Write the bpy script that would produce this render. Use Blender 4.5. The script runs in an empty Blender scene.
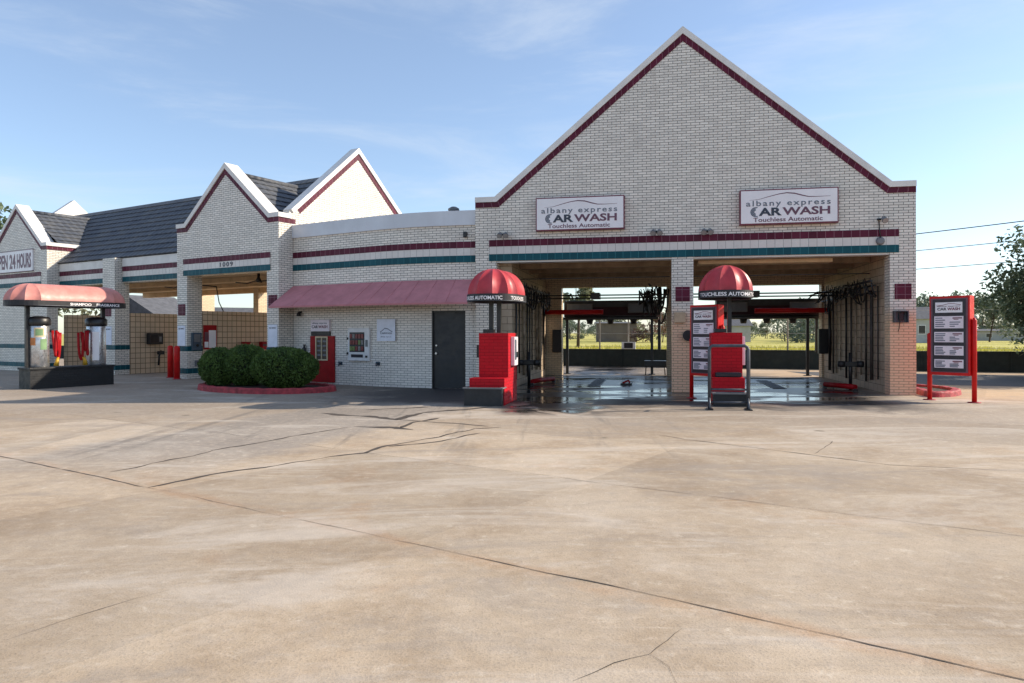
import bpy, bmesh, math, random
from mathutils import Vector, Matrix, noise
random.seed(7)
PI = math.pi
scene = bpy.context.scene
COL = scene.collection
H = 1.55
# ------------------------------------------------------------------ frames (measured plan of the site)
FR = {'M': (-0.998, 19.708, -0.1933), 'A': (-7.169, 22.133, -0.5382), 'W': (0.0, 0.0, 0.0)}
def lw(F, x, y):
    ox, oy, t = FR[F]; c, s = math.cos(t), math.sin(t)
    return ox + x*c - y*s, oy + x*s + y*c
def conv(F, G, x, y):
    X, Y = lw(F, x, y); ox, oy, t = FR[G]; c, s = math.cos(t), math.sin(t)
    dx, dy = X-ox, Y-oy
    return dx*c + dy*s, -dx*s + dy*c
# ------------------------------------------------------------------ node helpers
class NT:
    def __init__(s, name):
        s.m = bpy.data.materials.new(name); s.m.use_nodes = True
        s.t = s.m.node_tree; s.b = s.t.nodes['Principled BSDF']
    def n(s, typ, **kw):
        nd = s.t.nodes.new(typ)
        for k, v in kw.items():
            if hasattr(nd, k) and k not in ('Scale', 'Color'): setattr(nd, k, v)
        return nd
    def link(s, a, b): s.t.links.new(a, b)
    def coord(s, out='Object'):
        return s.n('ShaderNodeTexCoord').outputs[out]
    def noise(s, vec, scale, detail=4, rough=.55, dist=0):
        nd = s.n('ShaderNodeTexNoise'); nd.inputs['Scale'].default_value = scale
        nd.inputs['Detail'].default_value = detail; nd.inputs['Roughness'].default_value = rough
        nd.inputs['Distortion'].default_value = dist
        s.link(vec, nd.inputs['Vector']); return nd.outputs['Fac']
    def ramp(s, fac, a, b, lo=0., hi=1.):
        nd = s.n('ShaderNodeMapRange'); nd.interpolation_type = 'SMOOTHSTEP'
        nd.inputs['From Min'].default_value = a; nd.inputs['From Max'].default_value = b
        nd.inputs['To Min'].default_value = lo; nd.inputs['To Max'].default_value = hi
        s.link(fac, nd.inputs['Value']); return nd.outputs['Result']
    def math(s, op, a, b=None, c=None):
        nd = s.n('ShaderNodeMath'); nd.operation = op
        for i, v in enumerate((a, b, c)):
            if v is None: continue
            if isinstance(v, (int, float)): nd.inputs[i].default_value = v
            else: s.link(v, nd.inputs[i])
        return nd.outputs[0]
    def mix(s, fac, a, b, blend='MIX'):
        nd = s.n('ShaderNodeMix'); nd.data_type = 'RGBA'; nd.blend_type = blend
        for i, v in ((0, fac), (6, a), (7, b)):
            if isinstance(v, (int, float)): nd.inputs[i].default_value = v
            elif isinstance(v, tuple): nd.inputs[i].default_value = (*v[:3], 1)
            else: s.link(v, nd.inputs[i])
        return nd.outputs[2]
    def set(s, name, v):
        i = s.b.inputs[name]
        if isinstance(v, (int, float)): i.default_value = v
        elif isinstance(v, tuple): i.default_value = (*v[:3], 1)
        else: s.link(v, i)
    def bump(s, h, strength=.3, dist=.01):
        nd = s.n('ShaderNodeBump'); nd.inputs['Strength'].default_value = strength
        nd.inputs['Distance'].default_value = dist
        s.link(h, nd.inputs['Height']); s.link(nd.outputs[0], s.b.inputs['Normal'])
    def sep(s, vec):
        nd = s.n('ShaderNodeSeparateXYZ'); s.link(vec, nd.inputs[0]); return nd.outputs
def plain(name, col, rough=.55, var=.12, scale=4., metal=0., spec=.5, bump=0., streak=0.):
    """a painted / cast surface with uneven tone and a little dirt"""
    k = NT(name); v = k.coord()
    f = k.noise(v, scale, 5, .6)
    dark = tuple(c*(1-var*1.6) for c in col); light = tuple(min(1, c*(1+var)) for c in col)
    c = k.mix(k.ramp(f, .3, .72), dark, light)
    if streak:
        mp = k.n('ShaderNodeMapping'); mp.inputs['Scale'].default_value = (6, 6, .5); k.link(v, mp.inputs[0])
        c = k.mix(k.ramp(k.noise(mp.outputs[0], 1.5, 3), .5, .8, 0, streak), c, tuple(x*.35 for x in col))
    k.set('Base Color', c); k.set('Metallic', metal)
    k.set('Roughness', k.ramp(k.noise(v, scale*2.3, 3), .2, .8, max(.05, rough-.1), min(1, rough+.1)))
    k.b.inputs['Specular IOR Level'].default_value = spec
    if bump: k.bump(k.noise(v, scale*9, 3), bump, .01)
    return k.m
def brick(name, col, mortar, bw=.225, bh=.0677, ms=.006, off=.5, rough=.4, var=.1, stain=None, stain_z=(2.2, 1.6), soot=.25, bump=.5, spec=.5):
    """bricks or tiles laid out on the UV map, which is in metres"""
    k = NT(name); uv = k.n('ShaderNodeTexCoord').outputs['UV']; o = k.coord()
    b = k.n('ShaderNodeTexBrick'); b.offset = off; b.squash = 1
    b.inputs['Scale'].default_value = 1; b.inputs['Brick Width'].default_value = bw; b.inputs['Row Height'].default_value = bh
    b.inputs['Mortar Size'].default_value = ms; b.inputs['Mortar Smooth'].default_value = .15; b.inputs['Bias'].default_value = -.2
    b.inputs['Color1'].default_value = (*[c*(1-var) for c in col], 1); b.inputs['Color2'].default_value = (*[min(1, c*(1+var*.6)) for c in col], 1)
    b.inputs['Mortar'].default_value = (*mortar, 1)
    k.link(uv, b.inputs['Vector'])
    c = b.outputs['Color']
    n1 = k.noise(o, 1.3, 6, .65)
    c = k.mix(k.ramp(n1, .45, .8, 0, soot), c, tuple(x*.55 for x in col), 'MIX')
    mp = k.n('ShaderNodeMapping'); mp.inputs['Scale'].default_value = (5, 5, .35); k.link(o, mp.inputs[0])
    c = k.mix(k.ramp(k.noise(mp.outputs[0], 1.6, 4), .55, .85, 0, soot*.9), c, tuple(x*.5 for x in (col[0], col[1]*.93, col[2]*.85)))
    if stain:
        z = k.sep(o)[2]
        zz = k.math('ADD', z, k.math('MULTIPLY', k.math('SUBTRACT', k.noise(o, 3, 4), .5), .5))
        f = k.ramp(zz, stain_z[0], stain_z[1], 0, 1)
        f = k.math('MULTIPLY', f, k.ramp(k.sep(o)[0], 2, 4, .1, 1))
        c = k.mix(f, c, k.mix(b.outputs['Fac'], stain, tuple(x*.45 for x in stain)))
    k.set('Base Color', c); k.set('Roughness', k.ramp(k.noise(o, 6, 3), .25, .8, rough-.12, rough+.15))
    k.b.inputs['Specular IOR Level'].default_value = spec
    k.bump(k.math('SUBTRACT', 1, b.outputs['Fac']), bump, .006)
    return k.m
WHITE = (.80, .75, .67); MORT = (.15, .138, .125)
TAN = (.78, .50, .325)
M = {}
M['brick'] = brick('glazed white brick', WHITE, MORT, var=.14, soot=.42, ms=.0075)
M['brick_stained'] = brick('glazed white brick with rust stains', WHITE, MORT, stain=TAN, stain_z=(2.35, 1.65), var=.14, soot=.42, ms=.0075)
M['brick_low'] = brick('glazed grey white brick', (.80, .755, .69), (.15, .138, .125), ms=.006, soot=.35)
M['brick_tan'] = brick('cream brick', (.66, .53, .37), (.25, .19, .13))
M['maroon_tile'] = brick('maroon glazed tile', (.105, .011, .032), (.26, .13, .16), .2, 10, .006, 0, .45, .25, soot=.1, spec=.2)
M['maroon_square'] = brick('maroon glazed square tile', (.105, .011, .032), (.24, .12, .15), .19, .19, .006, 0, .45, .2, soot=.1, spec=.2)
M['teal_tile'] = brick('teal glazed tile', (.004, .080, .105), (.04, .19, .22), .2, 10, .006, 0, .45, .2, soot=.1, spec=.2)
M['white_tile'] = brick('white glazed tile', (.68, .64, .60), (.25, .24, .23), .2, 10, .005, 0, .35, .06)
M['partition_tile'] = brick('tan wall tile', (.66, .50, .34), (.13, .085, .05), .2, .2, .011, 0, .5, .1, soot=.3)
M['bay_block'] = brick('stained bay wall block', (.50, .39, .275), (.11, .08, .055), .4, .2, .008, .5, .6, .16, soot=.6)
M['bay_tan'] = plain('tan painted render', (.66, .48, .29), .7, .1, 2, streak=.25)
M['bay_ceiling'] = plain('tan ceiling panel', (.56, .43, .28), .7, .15, 1.2, bump=.1)
M['coping'] = plain('white painted metal coping', (.72, .70, .67), .45, .06, 2.5, streak=.12)
M['fascia'] = plain('grey white metal parapet', (.60, .63, .68), .38, .05, 1.2, streak=.1)
M['awning'] = plain('faded maroon awning cloth', (.52, .21, .225), .8, .08, 2.5, spec=.2, streak=.1)
M['dome'] = plain('glossy maroon vinyl', (.44, .045, .058), .42, .08, 5, spec=.3)
M['canopy'] = plain('sun faded red vinyl', (.60, .235, .20), .5, .12, 3)
M['valance'] = plain('black valance cloth', (.012, .013, .018), .6, .1)
M['red_brick'] = brick('red painted brick', (.50, .008, .018), (.30, .004, .010), .2, .07, .005, .5, .5, .08, soot=.1, spec=.15)
M['red_paint'] = plain('red painted steel', (.60, .012, .012), .4, .1, 8, spec=.25)
M['red_kerb'] = plain('worn red kerb paint', (.36, .035, .045), .7, .3, 6, bump=.3)
M['red_dark'] = plain('dark red painted steel', (.34, .006, .01), .45, .12, 7, spec=.2)
M['black_brick'] = brick('black painted brick', (.012, .013, .015), (.006, .006, .007), .2, .07, .006, .5, .5, .2, soot=.1)
M['black_metal'] = plain('black painted steel', (.010, .010, .012), .4, .2, 6)
M['dark_door'] = plain('very dark blue steel door', (.008, .011, .017), .42, .15, 3)
M['rubber'] = plain('black rubber hose', (.012, .012, .013), .5, .2, 9)
M['hall_ceiling'] = plain('dingy brown ceiling panel', (.27, .205, .135), .75, .25, 1.2, bump=.1)
M['hall_beam'] = plain('dingy tan beam', (.34, .25, .16), .7, .2, 2, streak=.3)
M['steel'] = plain('brushed steel', (.55, .56, .58), .33, .12, 9, metal=.85)
M['dull_steel'] = plain('weathered galvanised pipe', (.085, .095, .115), .5, .2, 6, metal=.4)
M['grey_metal'] = plain('grey painted metal', (.16, .165, .175), .5, .15, 4)
M['pipe'] = plain('dirty pvc pipe', (.06, .05, .042), .55, .35, 5)
M['pale_pipe'] = plain('pale dusty pipe', (.34, .27, .19), .6, .3, 5)
M['sign_white'] = plain('white sign acrylic', (.82, .80, .82), .35, .03, 2)
M['sign_lilac'] = plain('white printed panel', (.78, .70, .75), .4, .06, 5)
M['paper'] = plain('blue white notice sheet', (.72, .76, .86), .6, .05, 5)
M['sign_dark'] = plain('sign ink dark blue grey', (.03, .038, .06), .4, .1)
M['sign_grey'] = plain('sign ink grey', (.13, .15, .19), .4, .1)
M['sign_red'] = plain('sign ink maroon', (.16, .022, .045), .4, .1)
M['sign_plum'] = plain('sign ink faded plum', (.14, .055, .09), .4, .1)
M['board_grey'] = plain('board surround dull plum', (.15, .06, .085), .45, .1)
M['board_black'] = plain('board black backing', (.012, .012, .02), .4, .2)
M['cream'] = plain('cream painted trim', (.62, .52, .33), .5, .08)
M['white_paint'] = plain('white painted metal', (.7, .7, .7), .4, .07, 6)
M['blue_metal'] = plain('blue grey metal', (.05, .085, .12), .4, .15, 5)
M['beige_box'] = plain('beige plastic box', (.5, .37, .24), .55, .1, 5)
M['yellow'] = plain('yellow plastic', (.55, .32, .02), .5, .1)
M['orange'] = plain('orange printed label', (.55, .2, .06), .5, .1)
M['green_label'] = plain('green printed label', (.2, .33, .16), .5, .1)
M['lamp_glass'] = plain('floodlight glass', (.3, .3, .3), .2, .1)
M['snack_a'] = plain('maroon snack packet', (.2, .03, .03), .4, .3, 30)
M['snack_b'] = plain('green snack packet', (.16, .22, .06), .4, .3, 30)
M['snack_c'] = plain('grey snack packet', (.22, .2, .2), .4, .3, 30)
M['fence_dark'] = plain('dark green fence screen', (.009, .017, .016), .7, .2, 2, bump=.2)
M['concrete_post'] = plain('pale galvanised post', (.45, .45, .43), .5, .1)
M['bark'] = plain('grey brown bark', (.07, .05, .038), .9, .3, 8, bump=.6)
M['house_wall'] = plain('pale house siding', (.42, .42, .42), .7, .08, 1)
M['house_brown'] = plain('brown grey house siding', (.15, .12, .105), .7, .1, 1)
M['house_roof'] = plain('grey shingle roof', (.10, .105, .12), .85, .15, 3)
M['window_dark'] = plain('dark window glass', (.02, .024, .03), .12, .1)
M['maroon_black'] = plain('near black maroon steel', (.035, .006, .010), .5, .2, 4, spec=.2)
M['wire'] = plain('black cable', (.02, .02, .02), .6, .1)
def rooftile():
    k = NT('slate blue concrete roof tile'); uv = k.n('ShaderNodeTexCoord').outputs['UV']; o = k.coord()
    b = k.n('ShaderNodeTexBrick'); b.offset = .5
    b.inputs['Scale'].default_value = 1; b.inputs['Brick Width'].default_value = .3; b.inputs['Row Height'].default_value = .36
    b.inputs['Mortar Size'].default_value = .012; b.inputs['Bias'].default_value = 0
    b.inputs['Color1'].default_value = (.06, .07, .09, 1); b.inputs['Color2'].default_value = (.10, .108, .122, 1); b.inputs['Mortar'].default_value = (.03, .032, .036, 1)
    k.link(uv, b.inputs['Vector'])
    c = k.mix(k.ramp(k.noise(o, 1.5, 5), .4, .75, 0, .5), b.outputs['Color'], (.14, .135, .125))
    k.set('Base Color', c); k.set('Roughness', .62)
    w = k.n('ShaderNodeTexWave'); w.inputs['Scale'].default_value = 1.05; w.bands_direction = 'X'; k.link(uv, w.inputs['Vector'])
    k.bump(w.outputs['Fac'], .6, .03)
    return k.m
M['roof_tile'] = rooftile()
def leafmat(name, dark, light, scale=3.):
    k = NT(name); o = k.coord()
    f = k.noise(o, scale, 3); g = k.noise(o, scale*14, 2)
    c = k.mix(k.ramp(k.math('ADD', k.math('MULTIPLY', f, .5), k.math('MULTIPLY', g, .5)), .34, .66), dark, light)
    k.set('Base Color', c); k.set('Roughness', .55); k.b.inputs['Specular IOR Level'].default_value = .3
    tr = k.n('ShaderNodeBsdfTranslucent'); k.link(c, tr.inputs['Color'])
    mx = k.n('ShaderNodeMixShader'); mx.inputs[0].default_value = .3
    k.link(k.b.outputs[0], mx.inputs[1]); k.link(tr.outputs[0], mx.inputs[2])
    k.link(mx.outputs[0], k.t.nodes['Material Output'].inputs['Surface'])
    return k.m
M['bush_leaf'] = leafmat('boxwood leaf', (.03, .07, .016), (.135, .21, .05), 2.5)
M['bush_core'] = plain('bush inner twigs', (.012, .022, .008), .9, .3, 8)
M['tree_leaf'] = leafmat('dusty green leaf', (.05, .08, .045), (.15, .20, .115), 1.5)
M['far_leaf'] = leafmat('haze tinted green leaf', (.09, .12, .095), (.19, .23, .17), .4)  # distant haze put into the leaf colour: paled and cooled, also offsets backlight
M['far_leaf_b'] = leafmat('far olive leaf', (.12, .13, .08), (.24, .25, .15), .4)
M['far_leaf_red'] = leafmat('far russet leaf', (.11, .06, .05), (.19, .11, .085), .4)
M['grass'] = leafmat('meadow grass', (.36, .34, .05), (.60, .54, .13), .35)
# ------------------------------------------------------------------ mesh helpers
class MB:
    def __init__(s): s.v = []; s.f = []; s.uv = {}; s.smooth = set()
    def face(s, idx, uv=None, smooth=False):
        if uv: s.uv[len(s.f)] = uv
        if smooth: s.smooth.add(len(s.f))
        s.f.append(tuple(idx))
    def add(s, *p):
        s.v.append(tuple(p)); return len(s.v)-1
    def box(s, x0, x1, y0, y1, z0, z1):
        i = len(s.v)
        for z in (z0, z1):
            for x, y in ((x0, y0), (x1, y0), (x1, y1), (x0, y1)): s.v.append((x, y, z))
        for q in ((0, 3, 2, 1), (4, 5, 6, 7), (0, 1, 5, 4), (1, 2, 6, 5), (2, 3, 7, 6), (3, 0, 4, 7)): s.face([i+k for k in q])
        return s
    def prism(s, poly, a0, a1, axis='y'):
        """poly of (h,z); extruded along y (h=x) or along x (h=y) or z (poly is x,y)"""
        def P(h, z, a): return (h, a, z) if axis == 'y' else ((a, h, z) if axis == 'x' else (h, z, a))
        n = len(poly); i = len(s.v)
        for a in (a0, a1):
            for h, z in poly: s.v.append(P(h, z, a))
        s.face(range(i, i+n)); s.face(range(i+2*n-1, i+n-1, -1))
        for k in range(n): s.face((i+k, i+(k+1) % n, i+n+(k+1) % n, i+n+k))
        return s
    def tube(s, pts, r, n=8, cap=True):
        pts = [Vector(p) for p in pts]; rings = []
        up = None
        for k, p in enumerate(pts):
            d = (pts[min(k+1, len(pts)-1)] - pts[max(k-1, 0)]).normalized()
            if up is None or abs(d.dot(up)) > .95: up = Vector((0, 0, 1)) if abs(d.z) < .9 else Vector((1, 0, 0))
            a = d.cross(up).normalized(); b = a.cross(d).normalized(); up = b
            rr = r[k] if isinstance(r, (list, tuple)) else r
            rings.append([s.add(*(p + a*math.cos(t)*rr + b*math.sin(t)*rr)) for t in [2*PI*j/n for j in range(n)]])
        for k in range(len(rings)-1):
            for j in range(n): s.face((rings[k][j], rings[k][(j+1) % n], rings[k+1][(j+1) % n], rings[k+1][j]), smooth=True)
        if cap: s.face(rings[0][::-1]); s.face(rings[-1])
        return s
    def lathe(s, prof, n=20, c=(0, 0, 0)):
        rings = []
        for r, z in prof: rings.append([s.add(c[0]+r*math.cos(2*PI*j/n), c[1]+r*math.sin(2*PI*j/n), c[2]+z) for j in range(n)])
        for k in range(len(rings)-1):
            for j in range(n): s.face((rings[k][j], rings[k][(j+1) % n], rings[k+1][(j+1) % n], rings[k+1][j]), smooth=True)
        s.face(rings[0][::-1]); s.face(rings[-1])
        return s
    def build(s, name, mat, parent=None, bevel=0., recalc=True):
        me = bpy.data.meshes.new(name); me.from_pydata(s.v, [], s.f); me.update()
        for k in s.smooth: me.polygons[k].use_smooth = True
        lay = me.uv_layers.new(name='UVMap'); data = lay.data
        for p in me.polygons:
            if p.index in s.uv:
                for li, q in zip(p.loop_indices, s.uv[p.index]): data[li].uv = q
                continue
            nx, ny, nz = (abs(c) for c in p.normal)
            for li in p.loop_indices:
                co = me.vertices[me.loops[li].vertex_index].co
                data[li].uv = (co.x, co.z) if ny >= nx and ny >= nz*.7 else ((co.y, co.z) if nx >= nz*.7 else (co.x, co.y))
        if recalc:
            bm = bmesh.new(); bm.from_mesh(me)
            bmesh.ops.recalc_face_normals(bm, faces=bm.faces)
            bmesh.ops.triangulate(bm, faces=[f for f in bm.faces if len(f.verts) > 4])
            bm.to_mesh(me); bm.free()
        me.materials.append(M[mat] if isinstance(mat, str) else mat)
        o = bpy.data.objects.new(name, me); COL.objects.link(o)
        if parent: o.parent = parent
        if bevel:
            b = o.modifiers.new('Bevel', 'BEVEL'); b.width = bevel; b.segments = 2; b.limit_method = 'ANGLE'
        return o
def tag(o, label=None, cat=None, group=None, kind=None):
    if label: o['label'] = label
    if cat: o['category'] = cat
    if group: o['group'] = group
    if kind: o['kind'] = kind
    return o
def thing(name, label, cat, F='W', loc=(0, 0, 0), rot=0., group=None):
    o = bpy.data.objects.new(name, None); COL.objects.link(o); o.empty_display_size = .3
    X, Y = lw(F, loc[0], loc[1]); o.location = (X, Y, loc[2]); o.rotation_euler = (0, 0, FR[F][2] + rot)
    return tag(o, label, cat, group)
def clone(o, F, loc, rot, label, group=None):
    def cp(x, par):
        c = x.copy(); COL.objects.link(c); c.parent = par
        for ch in [q for q in ALL(x)]: cp(ch, c)
        return c
    c = cp(o, None); X, Y = lw(F, loc[0], loc[1]); c.location = (X, Y, loc[2]); c.rotation_euler = (0, 0, FR[F][2]+rot)
    c['label'] = label
    if group: c['group'] = group
    return c
def ALL(x): return list(x.children)
def text(body, name, mat, parent, x0, x1, z0, z1, y, bold=0., depth=.004, tf=None, space=1.):
    """lettering as a mesh that fills the rectangle x0..x1, z0..z1 on the plane y (reads along +x, faces -y)"""
    cu = bpy.data.curves.new(name, 'FONT'); cu.body = body; cu.size = 1; cu.extrude = .01; cu.offset = bold; cu.space_character = space
    cu.resolution_u = 3
    ob = bpy.data.objects.new(name, cu); COL.objects.link(ob)
    dg = bpy.context.evaluated_depsgraph_get()
    me = bpy.data.meshes.new_from_object(ob.evaluated_get(dg)); bpy.data.objects.remove(ob)
    xs = [v.co.x for v in me.vertices]; ys = [v.co.y for v in me.vertices]
    ax, bx, ay, by = min(xs), max(xs), min(ys), max(ys)
    for v in me.vertices:
        x = x0 + (v.co.x-ax)/(bx-ax)*(x1-x0); z = z0 + (v.co.y-ay)/(by-ay)*(z1-z0)
        yy = y - depth*(1 if v.co.z > 0 else 0)
        v.co = tf(x, yy, z) if tf else (x, yy, z)
    me.materials.clear(); me.materials.append(M[mat]); me.name = name
    o = bpy.data.objects.new(name, me); COL.objects.link(o)
    if parent: o.parent = parent
    return o
def offset_line(pts, d):
    """polyline moved d to its right-hand/lower side, mitred"""
    out = []
    for i, p in enumerate(pts):
        ns = []
        for a, b in ((i-1, i), (i, i+1)):
            if a < 0 or b >= len(pts): continue
            dx, dz = pts[b][0]-pts[a][0], pts[b][1]-pts[a][1]; L = math.hypot(dx, dz); ns.append((dz/L, -dx/L))
        if len(ns) == 1: out.append((p[0]+ns[0][0]*d, p[1]+ns[0][1]*d))
        else:
            m = (ns[0][0]+ns[1][0], ns[0][1]+ns[1][1]); k = (m[0]*ns[0][0]+m[1]*ns[0][1]) or 1
            out.append((p[0]+m[0]*d/k, p[1]+m[1]*d/k))
    return out
def strip(mb, pts, d0, d1, a0, a1, axis='y'):
    """a band that follows a roof line, between offsets d0 and d1, quads with running UV"""
    A, B = offset_line(pts, d0), offset_line(pts, d1)
    acc = 0
    for i in range(len(pts)-1):
        L = math.hypot(pts[i+1][0]-pts[i][0], pts[i+1][1]-pts[i][1])
        P = (lambda h, z, a: (h, a, z)) if axis == 'y' else (lambda h, z, a: (a, h, z))
        q = [A[i], A[i+1], B[i+1], B[i]]
        f = [mb.add(*P(h, z, a0)) for h, z in q]; g = [mb.add(*P(h, z, a1)) for h, z in q]
        uv = [(acc, d0), (acc+L, d0), (acc+L, d1), (acc, d1)]
        mb.face(f, uv); mb.face(g[::-1], uv[::-1])
        mb.face((f[0], f[1], g[1], g[0]), [uv[0], uv[1], uv[1], uv[0]]); mb.face((f[3], f[2], g[2], g[3]), [uv[3], uv[2], uv[2], uv[3]])
        if i == 0: mb.face((f[0], f[3], g[3], g[0]), [uv[0], uv[3], uv[3], uv[0]])
        if i == len(pts)-2: mb.face((f[1], f[2], g[2], g[1]), [uv[1], uv[2], uv[2], uv[1]])
        acc += L
    return mb
def roof_slab(mb, ax, a0, a1, e, r, course=.36):
    """stepped tile courses from eave e=(h,z) to ridge r=(h,z); the roof runs along ax from a0 to a1"""
    L = math.hypot(r[0]-e[0], r[1]-e[1]); n = max(2, round(L/course))
    nx, nz = -(r[1]-e[1])/L, (r[0]-e[0])/L
    if nz < 0: nx, nz = -nx, -nz
    P = (lambda h, z, a: (a, h, z)) if ax == 'x' else (lambda h, z, a: (h, a, z))
    for k in range(n):
        t0, t1 = k/n, (k+1)/n
        lo = (e[0]+(r[0]-e[0])*t0, e[1]+(r[1]-e[1])*t0); hi = (e[0]+(r[0]-e[0])*t1, e[1]+(r[1]-e[1])*t1)
        a = (lo[0]+nx*.04, lo[1]+nz*.04); b = (hi[0]+nx*.005, hi[1]+nz*.005); c = (lo[0]+nx*-.002, lo[1]+nz*-.002)
        i = [mb.add(*P(*a, a0)), mb.add(*P(*a, a1)), mb.add(*P(*b, a1)), mb.add(*P(*b, a0)), mb.add(*P(*c, a0)), mb.add(*P(*c, a1))]
        mb.face(i[:4], [(a0, t0*L), (a1, t0*L), (a1, t1*L), (a0, t1*L)])
        mb.face((i[4], i[5], i[1], i[0]), [(a0, t0*L-.05), (a1, t0*L-.05), (a1, t0*L), (a0, t0*L)])
    return mb
def leaves(mb, pts, size, flat=0., rng=random):
    for p in pts:
        n = Vector((rng.gauss(0, 1), rng.gauss(0, 1), rng.gauss(0, 1)+flat)).normalized()
        a = n.orthogonal().normalized(); a.rotate(Matrix.Rotation(rng.random()*6.28, 3, n)); b = n.cross(a)
        s = size*(.6+.8*rng.random()); P = Vector(p)
        i = [mb.add(*(P+a*s)), mb.add(*(P+b*s*.45)), mb.add(*(P-a*s)), mb.add(*(P-b*s*.45))]
        mb.face(i)
    return mb
# ================================================================== MAIN HALL
def car_wash_hall():
    R = thing('car_wash_hall', 'tall white brick car wash hall with two open bays under one steep gable', 'building', 'M')
    top = [(0, 5.24), (.55, 5.24), (5.54, 9.456), (10.53, 5.24), (11.08, 5.24)]
    inner = offset_line(top, .01)
    W = MB()
    poly = [(0, 0), (.587, 0), (.587, 3.5), (5.246, 3.5), (5.246, 0), (5.796, 0), (5.796, 3.5), (10.488, 3.5), (10.488, 0), (11.08, 0)] + inner[::-1]
    W.prism(poly, 0, .42)
    W.build('front_wall', 'brick_stained', R)
    strip(MB(), top, .131, .273, -.016, .0).build('gable_tile_band', 'maroon_tile', R)
    strip(MB(), top, -.012, .129, -.05, .47).build('coping', 'coping', R)
    for nm, m, z0, z1, d in (('maroon_tile_band', 'maroon_tile', 3.9, 4.077, .022), ('white_tile_band', 'white_tile', 3.692, 3.898, .014), ('teal_tile_band', 'teal_tile', 3.503, 3.69, .022)):
        MB().box(.385, 10.69, -d, 0, z0, z1).build(nm, m, R)
    MB().box(.59, 10.485, .02, .40, 3.46, 3.498).build('opening_lintel', 'coping', R)
    for x0, x1 in ((5.343, 5.708), (10.592, 10.972)):
        MB().box(x0, x1, -.012, 0, 2.355, 2.735).build('square_tile', 'maroon_square', R)
    MB().box(.03, .93, .42, 7.0, 0, 3.58).build('side_wall', 'bay_block', R)
    MB().box(10.49, 11.06, .42, 7.0, 0, 5.0).build('side_wall', 'bay_block', R)
    MB().box(.03, .40, .42, 7.0, 3.58, 5.0).build('upper_wall', 'brick', R)
    W = MB(); W.prism([(0, 0), (1.5, 0), (1.5, 3.19), (5.25, 3.19), (5.25, 0), (5.8, 0), (5.8, 3.19), (10.42, 3.19), (10.42, 0), (11.08, 0)] + inner[::-1], 7.0, 7.4)
    W.build('rear_wall', 'brick_tan', R)
    MB().box(.94, 10.48, .43, 6.99, 3.60, 3.68).build('ceiling', 'hall_ceiling', R)
    for y in (1.6, 3.3, 5.2): MB().box(.94, 10.485, y, y+.22, 3.42, 3.599).build('ceiling_beam', 'hall_beam', R)
    MB().box(5.95, 9.3, .55, 1.0, 3.36, 3.46).build('ceiling_panel', 'bay_tan', R, .01)
    rf = MB()
    roof_slab(rf, 'y', .42, 7.0, (.2, 4.75), (5.54, 9.2)); roof_slab(rf, 'y', .42, 7.0, (10.88, 4.75), (5.54, 9.2))
    rf.build('roof', 'roof_tile', R, recalc=False)
    # wall pipes of each side: one object per pipe
    def pipes(x, side, n, seed):
        rg = random.Random(seed)
        P = thing('wall_piping', f'vertical water pipes down the {side} wall of the wash bay', 'pipes', 'M', (x, 0, 0))
        sgn = 1 if x < 5 else -1
        for k in range(n):
            y = .95 + k*(5.6/n) + rg.uniform(-.15, .15); r = rg.choice((.02, .025, .03, .045))
            MB().tube([(sgn*(r+.01), y, .15 + rg.random()*.25), (sgn*(r+.01), y, 2.5 + rg.random()*.5)], r, 8).build('pipe', rg.choice(('pipe', 'pipe', 'pale_pipe', 'pale_pipe', 'black_metal')), P)
        y0, y1 = .7, 6.6
        for z in (2.58, 2.75): MB().tube([(sgn*.14, y0, z), (sgn*.14, y1, z)], .022, 6).build('feed_line', 'black_metal', P)
    pipes(.935, 'left', 10, 3); pipes(10.488, 'right', 11, 4)
    # hose festoons
    def festoon(label, x, y0, y1, z, n, drop, seed, spread=.35):
        rg = random.Random(seed)
        T = thing('hose_festoon', label, 'hoses', 'M', (x, y0, 0), 0, 'looped hoses in the wash bays')
        MB().tube([(0, 0, z+.05), (0, y1-y0, z+.05)], .03, 8).build('hose_rail', 'black_metal', T)
        for k in range(n):
            a = (y1-y0)*k/n; b = (y1-y0)*(k+1)/n; d = drop*rg.uniform(.5, 1.15); dx = rg.uniform(-spread, spread)
            pts = []
            for i in range(13):
                t = i/12; pts.append((dx*math.sin(PI*t), a+(b-a)*t+rg.uniform(-.02, .02), z - d*(1-(2*t-1)**4*1.0)*(.9+.1*rg.random())))
            MB().tube(pts, .021, 6).build('hose', 'rubber', T)
            pts2 = [(p[0]*.4+.06*math.sin(i), p[1]+.1, p[2]+d*.35) for i, p in enumerate(pts)]
            MB().tube(pts2, .013, 6).build('hose', 'rubber', T)
    festoon('black hoses looped in a row along the right bay wall', 10.2, .5, 6.0, 2.80, 11, .60, 1, .25)
    festoon('black hoses looped in a row along the left bay wall', 1.22, .6, 6.0, 2.80, 8, .5, 2, .2)
    rg = random.Random(5); T = thing('hose_tangle', 'tangled black hoses hanging behind the centre column', 'hoses', 'M', (4.75, 5.6, 0))
    MB().tube([(-.1, -.9, 3.12), (.0, .9, 3.12)], .03, 8).build('hose_rail', 'black_metal', T)
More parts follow.
